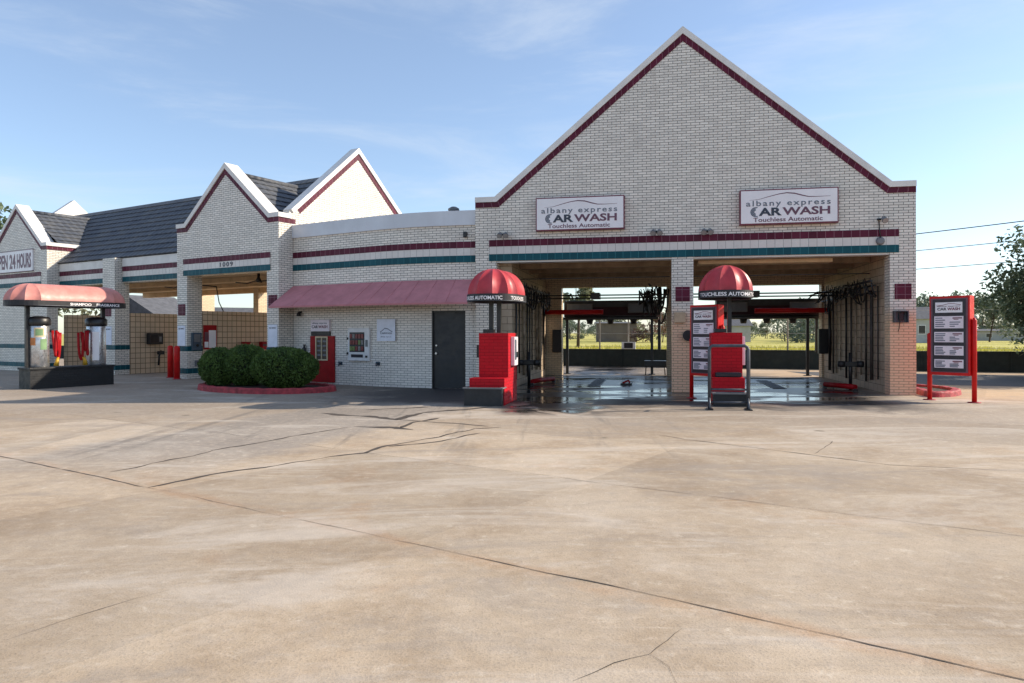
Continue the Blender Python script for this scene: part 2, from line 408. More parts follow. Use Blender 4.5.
    for k in range(30):
        a = rg.uniform(-.55, .3); b = a + rg.uniform(.1, .4); top_ = 3.05 - .75*max(0, -a)*rg.random(); d = rg.uniform(.25, 1.2)*(.5+.6*(a+.55)/.85); yo = rg.uniform(-.7, .7); pts = []
        ph = rg.random()*6; am_ = rg.uniform(.03, .1)
        for i in range(15):
            u = i/14; pts.append((a+(b-a)*u+am_*math.sin(6*u+ph), yo*(.4+.6*math.sin(PI*u))+am_*math.sin(8*u+ph), top_-d*(1-abs(2*u-1)**2.5)+am_*.6*math.sin(9*u+ph)))
        MB().tube(pts, rg.choice((.016, .02, .026)), 6).build('hose', 'rubber', T)
car_wash_hall()
def ovh_rails(x0, x1, lab):
    T = thing('overhead_trolley', lab, 'trolley rails', 'M', (x0, 4.6, 0), 0, 'trolley rails across the wash bays')
    for y, z in ((0, 2.78), (.35, 2.70), (1.2, 2.84)): MB().tube([(0, y, z), (x1-x0, y, z)], .022, 8).build('rail', 'black_metal', T)
    MB().tube([(x1-x0-.9, .35, 2.70), (x1-x0-.5, 0, 2.78)], .02, 6).build('strut', 'black_metal', T)
    MB().box((x1-x0)*.42, (x1-x0)*.42+.3, -.1, .45, 2.66, 2.86).build('carriage', 'black_metal', T, .01)
    MB().tube([(0, -3.0, 3.12), (x1-x0, -3.0, 3.12)], .014, 6).build('cross_pipe', 'dull_steel', T)
ovh_rails(.96, 5.24, 'black trolley rails spanning the left wash bay below the ceiling')
ovh_rails(5.81, 10.46, 'black trolley rails spanning the right wash bay below the ceiling')
def gantry(x0, x1, legs, lab):
    T = thing('dryer_gantry', lab, 'dryer', 'M', ((x0+x1)/2, 7.95, 0), 0, 'dryer gantries at the rear of the bays')
    w = (x1-x0)/2
    MB().box(-w, w, -.3, .3, 2.12, 2.74).build('blower_housing', 'black_metal', T, .03)
    MB().box(-w+.05, w-.05, -.34, -.302, 2.18, 2.5).build('front_panel', 'maroon_black', T)
    MB().box(-w-.02, w+.02, -.36, .36, 2.03, 2.115).build('lower_rail', 'black_metal', T, .01)
    for a in (-w+.12, w-1.05): 
        g = MB().box(a, a+.95, -.37, -.342, 2.28, 2.62).build('grille', 'grey_metal', T)
        MB().box(a+.05, a+.9, -.376, -.372, 2.32, 2.58).build('grille_mesh', 'sign_grey', g)
    for a in (-w*.45, 0, w*.5): MB().lathe([(.14, 0), (.12, -.05), (.10, -.16), (.085, -.16)], 14, (a, 0, 2.03))  .build('nozzle', 'black_metal', T)
    for a, z in legs: MB().box(a-.05, a+.05, -.06, .06, z, 2.03).build('leg', 'black_metal', T, .008)
    for a, z in legs:
        if z < .05: MB().box(a-.12, a+.12, -.12, .12, 0, .02).build('foot_plate', 'black_metal', T)
    MB().tube([(w-.35, .1, 2.74), (w-.05, .1, 2.98), (w+.05, .1, 2.98)], .025, 6).build('conduit', 'rubber', T)
gantry(1.5, 4.92, [(-1.62, .0), (1.52, .0), (1.78, .85)], 'black dryer gantry on thin legs behind the left wash bay')
gantry(7.0, 10.55, [(-1.6, .0), (1.38, .0), (1.68, .85)], 'black dryer gantry on thin legs behind the right wash bay')
for x0, x1, lab in ((.94, 3.05, 'padded red boom reaching from the left wall of the left bay'), (8.15, 10.47, 'padded red boom reaching from the right wall of the right bay')):
    T = thing('red_boom', lab, 'boom', 'M', (x0, 6.3, 0), 0, 'red booms in the wash bays')
    MB().tube([(0, 0, 2.28), (x1-x0, 0, 2.28)], .085, 14).build('padding', 'red_paint', T)
    a = 0 if x0 < 2 else x1-x0
    MB().box(a-.01, a+.06 if a == 0 else a+.01, -.12, .12, 2.14, 2.42).build('wall_bracket', 'black_metal', T)
for x0, y, lab in ((1.18, 6.92, 'black cabinet on the sunlit rear pier of the left bay'), (10.13, 6.2, 'black cabinet on the right wall at the rear of the right bay')):
    T = thing('wall_cabinet', lab, 'cabinet', 'M', (x0, y, 0))
    MB().box(0, .34, -.16, .07, .84, 1.66).build('case', 'black_metal', T, .015); MB().box(.03, .31, -.172, -.162, .88, 1.62).build('door', 'black_metal', T)
def bracket(x, y, lab, sgn):
    T = thing('sensor_post', lab, 'sensor post', 'M', (x, y, 0), 0, 'sensor posts along the bay walls')
    MB().tube([(0, 0, 0), (0, 0, 1.0)], .045, 8).build('post', 'black_metal', T)
    MB().box(-.28, .28, -.06, .06, .62, .76).build('cross_arm', 'black_metal', T, .02)
    for s in (-.24, .24): MB().lathe([(.09, -.08), (.1, 0), (.09, .08)], 12, (s, -.04, .69)).build('sensor_head', 'rubber', T)
bracket(1.25, 1.35, 'black sensor post beside the red kiosk at the left bay', 1)
bracket(9.98, 1.6, 'black sensor post standing by the right bay wall', -1)
for pts, lab in (([(1.25, 1.9), (1.35, 2.6), (1.7, 3.3)], 'low dark red guide rail on the left bay floor'), ([(9.45, 2.15), (9.75, 1.75), (10.0, 1.2)], 'low dark red guide rail on the right bay floor')):
    cx, cy = pts[1]; T = thing('guide_rail', lab, 'guide rail', 'M', (cx, cy, 0), 0, 'red guide rails on the bay floors')
    MB().tube([(p[0]-cx, p[1]-cy, .10) for p in pts], .07, 10).build('rail', 'red_dark', T)
    for p in (pts[0], pts[2]): MB().box(p[0]-cx-.05, p[0]-cx+.05, p[1]-cy-.05, p[1]-cy+.05, 0, .06).build('foot', 'black_metal', T)
T = thing('floor_nozzle', 'small red and black spray fixture on the wet left bay floor', 'nozzle', 'M', (4.0, 2.4, 0))
MB().box(-.18, .16, -.05, .05, 0, .05).build('base', 'black_metal', T, .01); MB().tube([(-.12, 0, .05), (-.02, .03, .10), (.06, .02, .13), (.09, 0, .06)], .028, 8).build('spray_head', 'red_dark', T)
for x0, lab in ((2.9, 'long dark drain grate in the wet floor of the left bay'), (8.0, 'long dark drain grate in the wet floor of the right bay')):
    T = thing('drain_grate', lab, 'drain', 'M', (x0, 1.6, 0), 0, 'drain grates in the bay floors')
    MB().box(0, .36, 0, 3.4, .001, .012).build('frame', 'black_metal', T)
    m = MB()
    for i in range(28): m.box(.03, .33, .06+i*.118, .12+i*.118, .0125, .022)
    m.build('grating', 'dull_steel', T)
T = thing('utility_cart', 'low black tray cart parked behind the centre column', 'cart', 'M', (4.85, 7.75, 0))
MB().box(-.4, .4, -.25, .25, .30, .52).build('tray', 'black_metal', T, .02)
for sx in (-.35, .35):
    for sy in (-.2, .2): MB().tube([(sx, sy, 0), (sx*.95, sy*.95, .31)], .02, 6).build('leg', 'black_metal', T)
# items on the front wall
def wall_sign(x0, lab):
    T = thing('wall_sign', lab, 'sign', 'M', (x0, 0, 4.26), 0, 'car wash signs on the gable wall')
    w, h = 2.345, .885
    MB().box(0, w, -.16, -.003, 0, h).build('frame', 'red_dark' if False else 'sign_red', T, .008)
    MB().box(.03, w-.03, -.168, -.161, .035, h-.03).build('face', 'sign_white', T)
    y = -.170
    sw = [(.10, .70), (.2, .725), (.3, .80), (.40, .865), (.48, .895), (.56, .875), (.64, .81), (.70, .765), (.78, .755), (.92, .755)]
    th = [.004, .010, .016, .02, .026, .03, .03, .022, .015, .006]
    m = MB()
    for i in range(len(sw)-1):
        (a, b), (c, d) = sw[i], sw[i+1]
        q = [(a*w, y, b*h+.0), (c*w, y, d*h), (c*w, y, d*h-th[i+1]), (a*w, y, b*h-th[i])]
        m.face([m.add(*p) for p in q])
    m.build('car_outline', 'sign_plum', T, recalc=False)
    text('albany express', 'lettering', 'sign_grey', T, .065*w, .92*w, .475*h, .685*h, y, .012, space=1.25)
    text('AR', 'lettering', 'sign_dark', T,   .195*w, .43*w, .245*h, .475*h, y, .035)
    text('WASH', 'lettering', 'sign_plum', T,   .437*w, .915*w, .25*h, .475*h, y, .028)
    text('Touchless Automatic', 'lettering', 'sign_plum', T, .14*w, .84*w, .075*h, .20*h, y, .012)
    m = MB(); n = 16; cx, cz = .165*w, .36*h                       # the C drawn as a tyre
    for r0, r1 in ((.138, .104), (.100, .070), (.066, .036)):
        for i in range(n):
            a0 = PI*.5 + PI*i/n; a1 = PI*.5 + PI*(i+1)/n
            m.face([m.add(cx+rr*.95*math.cos(a), y, cz+rr*.92*math.sin(a)) for a, rr in ((a0, r0), (a1, r0), (a1, r1), (a0, r1))])
        for sg in (1, -1):
            if r0 > .1: m.face([m.add(*q) for q in ((cx, y, cz+sg*r0*.92), (cx+.05, y, cz+sg*r0*.92), (cx+.035, y, cz+sg*r1*.92), (cx, y, cz+sg*r1*.92))])
    m.build('tyre_letter', 'sign_grey', T, recalc=False)
wall_sign(1.70, 'white car wash sign in maroon frame above the left bay')
wall_sign(6.93, 'white car wash sign in maroon frame above the right bay')
def flood(x, z, lab, two=True):
    T = thing('floodlight', lab, 'floodlight', 'M', (x, 0, z), 0, 'floodlights on the gable wall')
    MB().lathe([(.045, 0), (.05, .02), (.045, .05)], 10).build('junction_box', 'black_metal', T)
    for s in ((-1, 1) if two else (1,)):
        MB().tube([(0, -.03, .02), (s*.05, -.09, .03), (s*.07, -.13, .04)], .015, 6).build('arm', 'black_metal', T)
        h = MB().tube([(s*.07, -.09, .06), (s*.075, -.13, .03), (s*.085, -.22, -.04)], [.035, .055, .075], 12).build('lamp_head', 'grey_metal', T)
        MB().tube([(s*.085, -.2205, -.0405), (s*.0853, -.224, -.043)], [.066, .066], 12).build('lens', 'lamp_glass', h)
flood(.80, 4.19, 'twin floodlight on the wall left of the left sign'); flood(4.86, 4.15, 'small floodlight nearest the left sign on the brick gable')
flood(6.13, 4.13, 'small floodlight nearest the right sign on the brick gable'); flood(10.24, 4.30, 'floodlight at the right end above the maroon tile band', False)
T = thing('alarm_bell', 'round grey bell fixture on the white tile band at the right', 'bell', 'M', (10.26, -.014, 3.79))
MB().tube([(0, 0, 0), (0, -.04, 0), (0, -.07, 0)], [.10, .10, .06], 14).build('gong', 'grey_metal', T); MB().tube([(0, -.05, .05), (-.02, -.03, .28), (-.02, .01, .5)], .012, 6).build('conduit', 'black_metal', T)
T = thing('meter_box', 'small beige box on the centre brick column', 'utility box', 'M', (5.305, 0, 1.80))
MB().box(0, .285, -.1, -.002, 0, .275).build('case', 'beige_box', T, .012); MB().box(.012, .273, -.108, -.101, .012, .263).build('lid', 'beige_box', T)
T = thing('hose_reel', 'dark round reel on the right edge of the centre column', 'reel', 'M', (5.66, 0, 1.47))
MB().tube([(0, -.004, 0), (0, -.13, 0)], .14, 18).build('drum', 'dark_door', T); MB().tube([(0, -.131, 0), (0, -.15, 0)], .05, 12).build('hub', 'black_metal', T)
T = thing('telephone_box', 'grey open front phone box on the right pier', 'phone box', 'M', (10.545, 0, 1.78))
m = MB(); m.box(0, .32, -.02, -.002, 0, .29); m.box(0, .02, -.16, -.021, 0, .29); m.box(.30, .32, -.16, -.021, 0, .29); m.box(.021, .299, -.16, -.021, .27, .29); m.build('hood', 'dull_steel', T)
MB().box(.13, .23, -.07, -.021, .05, .24).build('handset', 'board_black', T, .01); MB().tube([(.15, -.05, .04), (.14, -.04, -.12), (.12, -.03, -.22)], .008, 6).build('cord', 'wire', T)
# ================================================================== OFFICE (curved front between the two buildings)
def bez(p, c, q, n):
    return [((1-t)**2*p[0]+2*t*(1-t)*c[0]+t*t*q[0], (1-t)**2*p[1]+2*t*(1-t)*c[1]+t*t*q[1]) for t in [i/n for i in range(n+1)]]
MA = lambda x, y: conv('M', 'A', x, y)
qx = None
P1 = MA(-1.0, .16); P2 = MA(0, .16)
ux, uy = P2[0]-P1[0], P2[1]-P1[1]
tt = (.57-P1[1])/uy; CI = (P1[0]+ux*tt, .57)           # where the two wall lines cross
LU = math.hypot(ux, uy)
D_ = 1.35
line = [(.01, .57), (1.0, .57), (2.0, .57)] + bez((CI[0]-D_, .57), CI, (CI[0]+ux/LU*D_, CI[1]+uy/LU*D_), 10) + [MA(-.005, .16)]
line = [p for i, p in enumerate(line) if i == 0 or math.hypot(p[0]-line[i-1][0], p[1]-line[i-1][1]) > .02]
def normals(pts):
    out = []
    for i in range(len(pts)):
        a, b = pts[max(0, i-1)], pts[min(len(pts)-1, i+1)]; L = math.hypot(b[0]-a[0], b[1]-a[1]); out.append(((b[1]-a[1])/L, -(b[0]-a[0])/L))
    return out
def ribbon(mb, pts, z0, z1, d0, d1, zd=None):
    """a wall that follows pts in plan, between offsets d0 (front) and d1 towards the viewer side"""
    ns = normals(pts); acc = 0; prev = None
    for i, p in enumerate(pts):
        if i: acc += math.hypot(p[0]-pts[i-1][0], p[1]-pts[i-1][1])
        A = [mb.add(p[0]+ns[i][0]*d, p[1]+ns[i][1]*d, z) for d, z in ((d0, z0), (d0, z1), (d1, z1), (d1, z0))]
        if prev:
            B, a0 = prev
            mb.face((B[0], A[0], A[1], B[1]), [(a0, z0), (acc, z0), (acc, z1), (a0, z1)]); mb.face((B[1], A[1], A[2], B[2]), [(a0, 0), (acc, 0), (acc, .3), (a0, .3)])
            mb.face((B[3], B[2], A[2], A[3]), [(a0, z0), (a0, z1), (acc, z1), (acc, z0)]); mb.face((B[0], B[3], A[3], A[0]), [(a0, 0), (a0, .3), (acc, .3), (acc, 0)])
        else: mb.face((A[0], A[1], A[2], A[3]))
        prev = (A, acc)
    mb.face((prev[0][3], prev[0][2], prev[0][1], prev[0][0]))
    return mb
OF = thing('office_block', 'low white brick office with a gently curved front between the two gabled buildings', 'building', 'A')
d0, d1 = MA(-1.30, .16), MA(-.33, .16)
# wall with the door gap: split the line at the door
def upto(px): return [p for p in line if p[0] < px-.02]
WL = upto(d0[0]) + [d0]; WR = [d1, line[-1]]
ribbon(MB(), WL, 0, 2.17, 0, -.3).build('lower_wall', 'brick_low', OF)
ribbon(MB(), WR, 0, 2.17, 0, -.3).build('lower_wall', 'brick_low', OF)
ribbon(MB(), line, 2.17, 4.53, 0, -.3).build('upper_wall', 'brick', OF)
ribbon(MB(), line, 4.53, 4.935, .05, -.32).build('parapet', 'fascia', OF)
ribbon(MB(), line, 3.9, 4.077, .022, .001).build('maroon_tile_band', 'maroon_tile', OF)
ribbon(MB(), line, 3.692, 3.898, .014, .001).build('white_tile_band', 'white_tile', OF)
ribbon(MB(), line, 3.503, 3.69, .022, .001).build('teal_tile_band', 'teal_tile', OF)
m = MB(); rp = [(p[0], p[1]+.3) for p in line] + [MA(0, 6.5), (.1, 6.8)]
m.prism(rp, 4.35, 4.5, 'z'); m.build('flat_roof', 'fascia', OF)
# door
a = math.atan2(d1[1]-d0[1], d1[0]-d0[0]); wdt = math.hypot(d1[0]-d0[0], d1[1]-d0[1])
dr = MB().box(.04, wdt-.04, .06, .11, .01, 2.13).build('door', 'dark_door', OF); dr.location = (d0[0], d0[1], 0); dr.rotation_euler = (0, 0, a)
MB().tube([(.12, .06, .98), (.12, 0, .98)], .03, 10).build('handle', 'steel', dr); MB().tube([(.12, .06, 1.2), (.12, .03, 1.2)], .025, 10).build('lock', 'steel', dr)
f = MB(); f.box(0, .038, .0, .14, 0, 2.165); f.box(wdt-.038, wdt, 0, .14, 0, 2.165); f.box(.039, wdt-.039, 0, .14, 2.132, 2.165)
f = f.build('door_frame', 'black_metal', OF); f.location = dr.location; f.rotation_euler = dr.rotation_euler
# awning: sloping cloth from the wall to a front bar
AW = [(.012, .57)] + [p for p in line[1:-1]] + [MA(-.02, .16)]
ns = normals(AW); m = MB(); prev = None; acc = 0; PR = .98
for i, p in enumerate(AW):
    if i: acc += math.hypot(p[0]-AW[i-1][0], p[1]-AW[i-1][1])
    q = [(p[0]+ns[i][0]*.005, p[1]+ns[i][1]*.005, 3.03), (p[0]+ns[i][0]*PR, p[1]+ns[i][1]*PR, 2.36), (p[0]+ns[i][0]*PR, p[1]+ns[i][1]*PR, 2.31), (p[0]+ns[i][0]*.005, p[1]+ns[i][1]*.005, 2.98)]
    v = [m.add(*c) for c in q]
    if prev:
        for j in range(4): m.face((prev[j], v[j], v[(j+1) % 4], prev[(j+1) % 4]))
    else: m.face(v[::-1])
    prev = v
m.face(prev)
awn = m.build('awning', 'awning', OF)
# lap seams of the cloth and its steel arms underneath
m = MB()
for i in range(1, len(AW)-1, 2):
    p = AW[i]; n_ = ns[i]
    m.tube([(p[0]+n_[0]*.01, p[1]+n_[1]*.01, 3.03), (p[0]+n_[0]*PR, p[1]+n_[1]*PR, 2.363)], .007, 5)
m.build('cloth_seam', 'awning', awn)
# things on the office wall
def onA(name, lab, cat, x, z, group=None): return thing(name, lab, cat, 'A', (x, .57, z), 0, group)
T = onA('vending_cabinet', 'dark red vending cabinet with cream framed window under a small sign', 'vending machine', .80, 0)
MB().box(0, 1.0, -.06, -.003, .06, 1.463).build('cabinet', 'red_dark', T, .01)
f = MB(); f.box(.25, .29, -.085, -.062, .72, 1.45); f.box(.72, .76, -.085, -.062, .72, 1.45); f.box(.291, .719, -.085, -.062, .72, .76); f.box(.291, .719, -.085, -.062, 1.41, 1.45); f.box(.49, .52, -.085, -.062, .761, 1.409)
f.build('window_frame', 'cream', T)
for x in (.292, .522): 
    pn = MB().box(x, x+.196, -.07, -.062, .762, 1.408).build('pane', 'window_dark', T)
    for z in (.86, 1.0, 1.14, 1.28): MB().box(x+.03, x+.165, -.072, -.0705, z, z+.05).build('price_tag', 'sign_grey', pn)
MB().box(.03, .82, -.05, -.003, 1.47, 1.60).build('sign_base', 'black_metal', T)
s = MB().box(.05, .82, -.08, -.003, 1.605, 1.96).build('sign_panel', 'sign_lilac', T, .008)
text('CAR', 'lettering', 'sign_dark', s, .10, .36, 1.70, 1.79, -.081, .02); text('WASH', 'lettering', 'sign_red', s, .38, .76, 1.70, 1.79, -.081, .02); text('albany express', 'lettering', 'sign_grey', s, .12, .74, 1.82, 1.88, -.081, .01)
T = onA('snack_machine', 'white vending machine with rows of packets set in the office wall', 'vending machine', 2.38, .735)
MB().box(0, .84, -0.08, -.003, 0, .96).build('cabinet', 'white_paint', T, .015)
MB().box(.08, .66, -0.086, -0.081, .26, .84).build('display_backing', 'board_black', T)
rg = random.Random(5)
for r in range(3):
    for c in range(5): MB().box(.10+c*.112, .10+c*.112+.085, -0.105, -0.087, .30+r*.18, .30+r*.18+.125).build('packet', rg.choice(('snack_a', 'snack_a', 'snack_b', 'snack_c')), T)
MB().box(.14, .60, -0.088, -0.081, .10, .19).build('delivery_slot', 'board_black', T); MB().box(.70, .79, -0.092, -0.081, .42, .62).build('coin_panel', 'grey_metal', T, .005); MB().box(.70, .78, -0.095, -0.081, .10, .16).build('coin_return', 'black_metal', T)
for z in (.18, .62): MB().box(-.03, .03, -0.095, -.07, z, z+.07).build('hinge', 'black_metal', T)
T = onA('wall_poster', 'pale blue notice with a car outline taped beside the snack machine', 'poster', 3.46, 1.32)
MB().box(0, .68, -.014, -.003, 0, .63).build('sheet', 'paper', T)
m = MB()
pp = [(.12, .27), (.2, .31), (.3, .38), (.42, .36), (.52, .30), (.58, .28)]
for i in range(len(pp)-1):
    (a_, b_), (c_, d_) = pp[i], pp[i+1]; m.face([m.add(*q) for q in ((a_, -.0145, b_), (c_, -.0145, d_), (c_, -.0145, d_-.025), (a_, -.0145, b_-.025))])
m.build('car_outline', 'sign_grey', T, recalc=False); text('CARWASH', 'lettering', 'sign_grey', T, .13, .56, .2, .25, -.0145, .02); text('albany express', 'lettering', 'sign_grey', T, .14, .54, .10, .14, -.0145)
for x, z, lab in ((2.03, .64, 'brass hose tap on the office wall beside the vending cabinet'), (3.50, .66, 'hose tap low on the office wall below the pale notice')):
    T = onA('hose_tap', lab, 'tap', x, z, 'hose taps on the office wall')
    MB().tube([(0, 0, 0), (0, -.08, 0), (.03, -.12, -.05)], .025, 8).build('spout', 'dull_steel', T); MB().lathe([(.05, .02), (.05, .035)], 10, (0, -.05, 0)).build('wheel', 'blue_metal', T); MB().box(-.09, .07, -.012, -.002, -.05, .06).build('back_plate', 'blue_metal', T)
T = onA('fire_extinguisher', 'small dark cylinder on the wall left of the vending cabinet', 'extinguisher', .56, .8)
MB().lathe([(.05, 0), (.06, .02), (.06, .28), (.03, .33), (.02, .37)], 12, (0, -.075, 0)).build('cylinder', 'dark_door', T); MB().box(-.03, .05, -.1, -.05, .37, .4).build('valve', 'black_metal', T)
T = thing('security_camera', 'small black camera high on the office wall near the hall corner', 'camera', 'M', (-.31, .16, 4.26))
MB().box(-.05, .05, -.14, -.02, -.08, .08).build('housing', 'black_metal', T, .02); MB().box(-.02, .02, -.02, 0, -.02, .02).build('mount', 'grey_metal', T)
T = thing('roof_vent', 'mushroom shaped metal vent on the flat office roof', 'vent', 'M', (-.95, 1.2, 4.5))
MB().tube([(0, 0, 0), (0, 0, .62)], .05, 10).build('pipe', 'grey_metal', T); MB().lathe([(.14, .62), (.17, .64), (.16, .69), (.07, .74)], 16).build('cap', 'grey_metal', T)
for k, z in ((0, .0),):
    T = thing('awning_lamp', 'small black lamp under the left end of the awning', 'lamp', 'A', (.35, .57, 2.2)); MB().lathe([(.03, 0), (.06, -.05), (.07, -.12)], 12, (0, -.1, 0)).build('shade', 'black_metal', T); MB().box(-.03, .03, -.08, -.002, -.03, .03).build('bracket', 'black_metal', T)
# ================================================================== SELF SERVICE BAY ROW
def bay_row():
    R = thing('wash_bay_row', 'long white brick row of self service wash bays with dark tiled roof and peaked gables', 'building', 'A')
    # right gable block with its open bay
    topA = [(-5.04, 5.27), (-4.6, 5.27), (-2.49, 7.085), (-.383, 5.27), (.0, 5.27)]
    W = MB(); W.prism([(-5.04, 0), (-4.5, 0), (-4.5, 3.5), (-.535, 3.5), (-.535, 0), (0, 0)] + offset_line(topA, .01)[::-1], 0, .42); W.build('gable_wall', 'brick', R)
    strip(MB(), topA, .131, .273, -.016, 0).build('gable_tile_band', 'maroon_tile', R)
    strip(MB(), topA[:-1]+[(.05, 5.27)], -.012, .129, -.05, .47).build('coping', 'coping', R)
    MB().box(-5.038, -4.502, .421, .58, 0, 3.5).build('pier', 'brick', R)
    # left gable block
    topB = [(-18.3, 5.24), (-18.0, 5.24), (-15.92, 6.99), (-13.83, 5.24), (-13.52, 5.24)]
    W = MB(); W.prism([(-18.3, 0), (-13.52, 0)] + offset_line(topB, .01)[::-1], 0, .42); W.build('gable_wall', 'brick', R)
    strip(MB(), topB, .131, .273, -.016, 0).build('gable_tile_band', 'maroon_tile', R)
    strip(MB(), topB[:-1]+[(-13.47, 5.24)], -.012, .129, -.05, .47).build('coping', 'coping', R)
    MB().box(-13.82, -13.52, .421, 1.3, 2.6, 5.10).build('return_wall', 'brick', R); MB().box(-13.86, -13.47, .471, 1.3, 5.11, 5.25).build('coping', 'coping', R)
    MB().box(-13.52, -13.504, -.016, 1.3, 4.965, 5.105).build('return_tile_band', 'maroon_tile', R); MB().box(0, .016, -.016, .66, 4.99, 5.132).build('return_tile_band', 'maroon_tile', R)
    # right end wall
    W = MB(); W.prism([(.42, 0), (7.03, 0), (7.03, 5.28), (6.71, 5.28), (3.514, 7.985), (.42, 5.366)], -.3, 0, 'x'); W.build('end_wall', 'brick', R)
    tl = [(.475, 5.425), (3.514, 7.998), (6.71, 5.29), (7.06, 5.29)]
    strip(MB(), tl, -.012, .129, -.34, .05, 'x').build('coping', 'coping', R); strip(MB(), [(.66, 5.58), (3.514, 7.998), (6.71, 5.29), (7.03, 5.29)], .131, .30, 0, .016, 'x').build('gable_tile_band', 'maroon_tile', R)
    W = MB(); W.prism([(.3, 4.4), (6.7, 4.4), (6.7, 5.29), (3.5, 7.93), (.3, 5.29)], -18.42, -18.12, 'x'); W.build('far_end_wall', 'coping', R)
    # bands
    for x0, x1, y, nm in ((-4.68, -.372, 0, 'g'), (-18.1, -13.98, 0, 'b'), (-9.09, -5.05, .5, 'w'), (-13.51, -9.91, .5, 'w')):
        for z0, z1, mt, d, n2 in ((3.9, 4.077, 'maroon_tile', .022, 'maroon_tile_band'), (3.692, 3.898, 'white_tile', .014, 'white_tile_band'), (3.503, 3.69, 'teal_tile', .022, 'teal_tile_band')):
            MB().box(x0, x1, y-d, y-.001, z0, z1).build(n2, mt, R)
    for x0, x1 in ((-9.09, -5.05), (-13.51, -9.91)):
        MB().box(x0, x1, .5, .9, 3.48, 4.08).build('header', 'brick', R); MB().box(x0, x1, .47, .9, 4.081, 4.39).build('fascia', 'coping', R)
    MB().box(-9.9, -9.1, .2, .76, 0, 4.40).build('pilaster', 'brick', R)
    # tile trim on piers
    for x0, x1, y0, y1 in ((-5.052, -4.488, -.012, .592), (-9.912, -9.088, .188, .772), (-.547, .012, -.012, .56), (-18.3, -13.508, -.012, .4)):
        MB().box(x0, x1, y0, y1, .945, 1.12).build('teal_base_band', 'teal_tile', R); MB().box(x0, x1, y0, y1, .18, .365).build('teal_base_band', 'teal_tile', R)
    for x, y, z in ((-4.98, 0, 2.16), (-.46, 0, 2.35), (-9.72, .2, 2.2)): MB().box(x, x+.39, y-.013, y-.001, z, z+.39).build('square_tile', 'maroon_square', R)
    # partitions between the bays, open above
    for px in (-4.5, -9.1, -13.52):
        MB().box(px-.26, px, .78 if px < -5 else .59, 6.79, 0, 2.33).build('partition', 'partition_tile', R)
        MB().box(px-.34, px, 6.8, 7.8, 0, 4.1).build('rear_pier', 'brick_tan', R)
    MB().box(-.56, -.31, .43, 6.9, 0, 3.7).build('bay_side_wall', 'partition_tile', R)
    MB().box(-18.0, -.35, 6.85, 7.15, 3.4, 4.45).build('rear_header', 'bay_tan', R)
    MB().box(-18.0, -.31, .91, 6.84, 3.62, 3.7).build('ceiling', 'bay_ceiling', R)
    for y in (2.2, 4.4): MB().box(-18.0, -.57, y, y+.25, 3.46, 3.619).build('ceiling_beam', 'bay_tan', R)
    # roofs
    rf = MB(); roof_slab(rf, 'x', -18.1, -.31, (.42, 4.41), (3.514, 7.2)); roof_slab(rf, 'x', -18.1, -.31, (6.75, 4.3), (3.514, 7.2)); rf.build('main_roof', 'roof_tile', R, recalc=False)
    for xr, zr, xl, xR, ze in ((-2.49, 6.78, -4.7, -.32, 5.08), (-15.92, 6.72, -18.05, -13.5, 5.2)):
        rf = MB(); roof_slab(rf, 'y', .44, 3.3, (xR, ze), (xr, zr)); roof_slab(rf, 'y', .44, 3.3, (xl, ze), (xr, zr)); 
        rf.tube([(xr, .44, zr+.03), (xr, 3.0, zr+.03)], .09, 8); rf.build('cross_roof', 'roof_tile', R, recalc=False)
bay_row()
T = thing('hours_sign', 'white sign reading open 24 hours on the far left gable', 'sign', 'A', (-17.8, 0, 4.16))
MB().box(0, 3.25, -.05, -.002, 0, .86).build('panel', 'sign_white', T)
for b, x0, x1 in (('OPEN', .12, 1.22), ('24', 1.38, 1.88), ('HOURS', 2.0, 3.15)): text(b, 'lettering', 'sign_plum', T, x0, x1, .12, .74, -.052, .03)
f = MB(); f.box(-.02, 3.27, -.06, -.003, -.025, -.001); f.box(-.02, 3.27, -.06, -.003, .861, .885); f.build('frame', 'sign_plum', T)
T = thing('house_number', 'black street number on the white tile band of the near gable', 'number', 'A', (-2.76, -.014, 3.72)); tag(text('1009', 'digits', 'sign_dark', T, 0, .64, 0, .15, -.002, .02, .006, space=1.3))
for x, y, lab in ((-5.0, 0, 'pale notice sheet on the left pier of the near gable bay'), (-.47, 0, 'pale notice sheet on the right pier of the near gable bay'), (-9.72, .2, 'pale notice sheet on the pilaster behind the vacuum island')):
    T = thing('pier_notice', lab, 'notice', 'A', (x, y, 1.13), 0, 'notice sheets on the bay piers'); MB().box(0, .41, -.016, -.003, 0, .69).build('sheet', 'paper', T); text('SELF SERVICE', 'lettering', 'sign_grey', T, .06, .35, .56, .61, -.017); 
T = thing('coin_box', 'blue grey coin box on the inner face of the near bay pier', 'coin box', 'A', (-4.5, .14, .98), PI/2)
MB().box(0, .36, -.09, -.002, 0, .6).build('case', 'blue_metal', T, .012); MB().box(.06, .30, -.098, -.091, .28, .54).build('face_plate', 'grey_metal', T); MB().tube([(.18, -.09, .16), (.18, -.12, .16)], .05, 12).build('selector_dial', 'black_metal', T)
T = thing('power_outlet', 'small grey outlet box low on the near bay pier', 'outlet', 'A', (-4.488, .27, .43), PI/2); MB().box(0, .2, -.06, -.002, 0, .2).build('box', 'grey_metal', T, .01); MB().box(.05, .15, -.07, -.061, .05, .15).build('cover', 'black_metal', T)
T = thing('instruction_board', 'red framed white instruction board on the tan tile partition', 'board', 'A', (-4.5, .62, 1.0), PI/2)
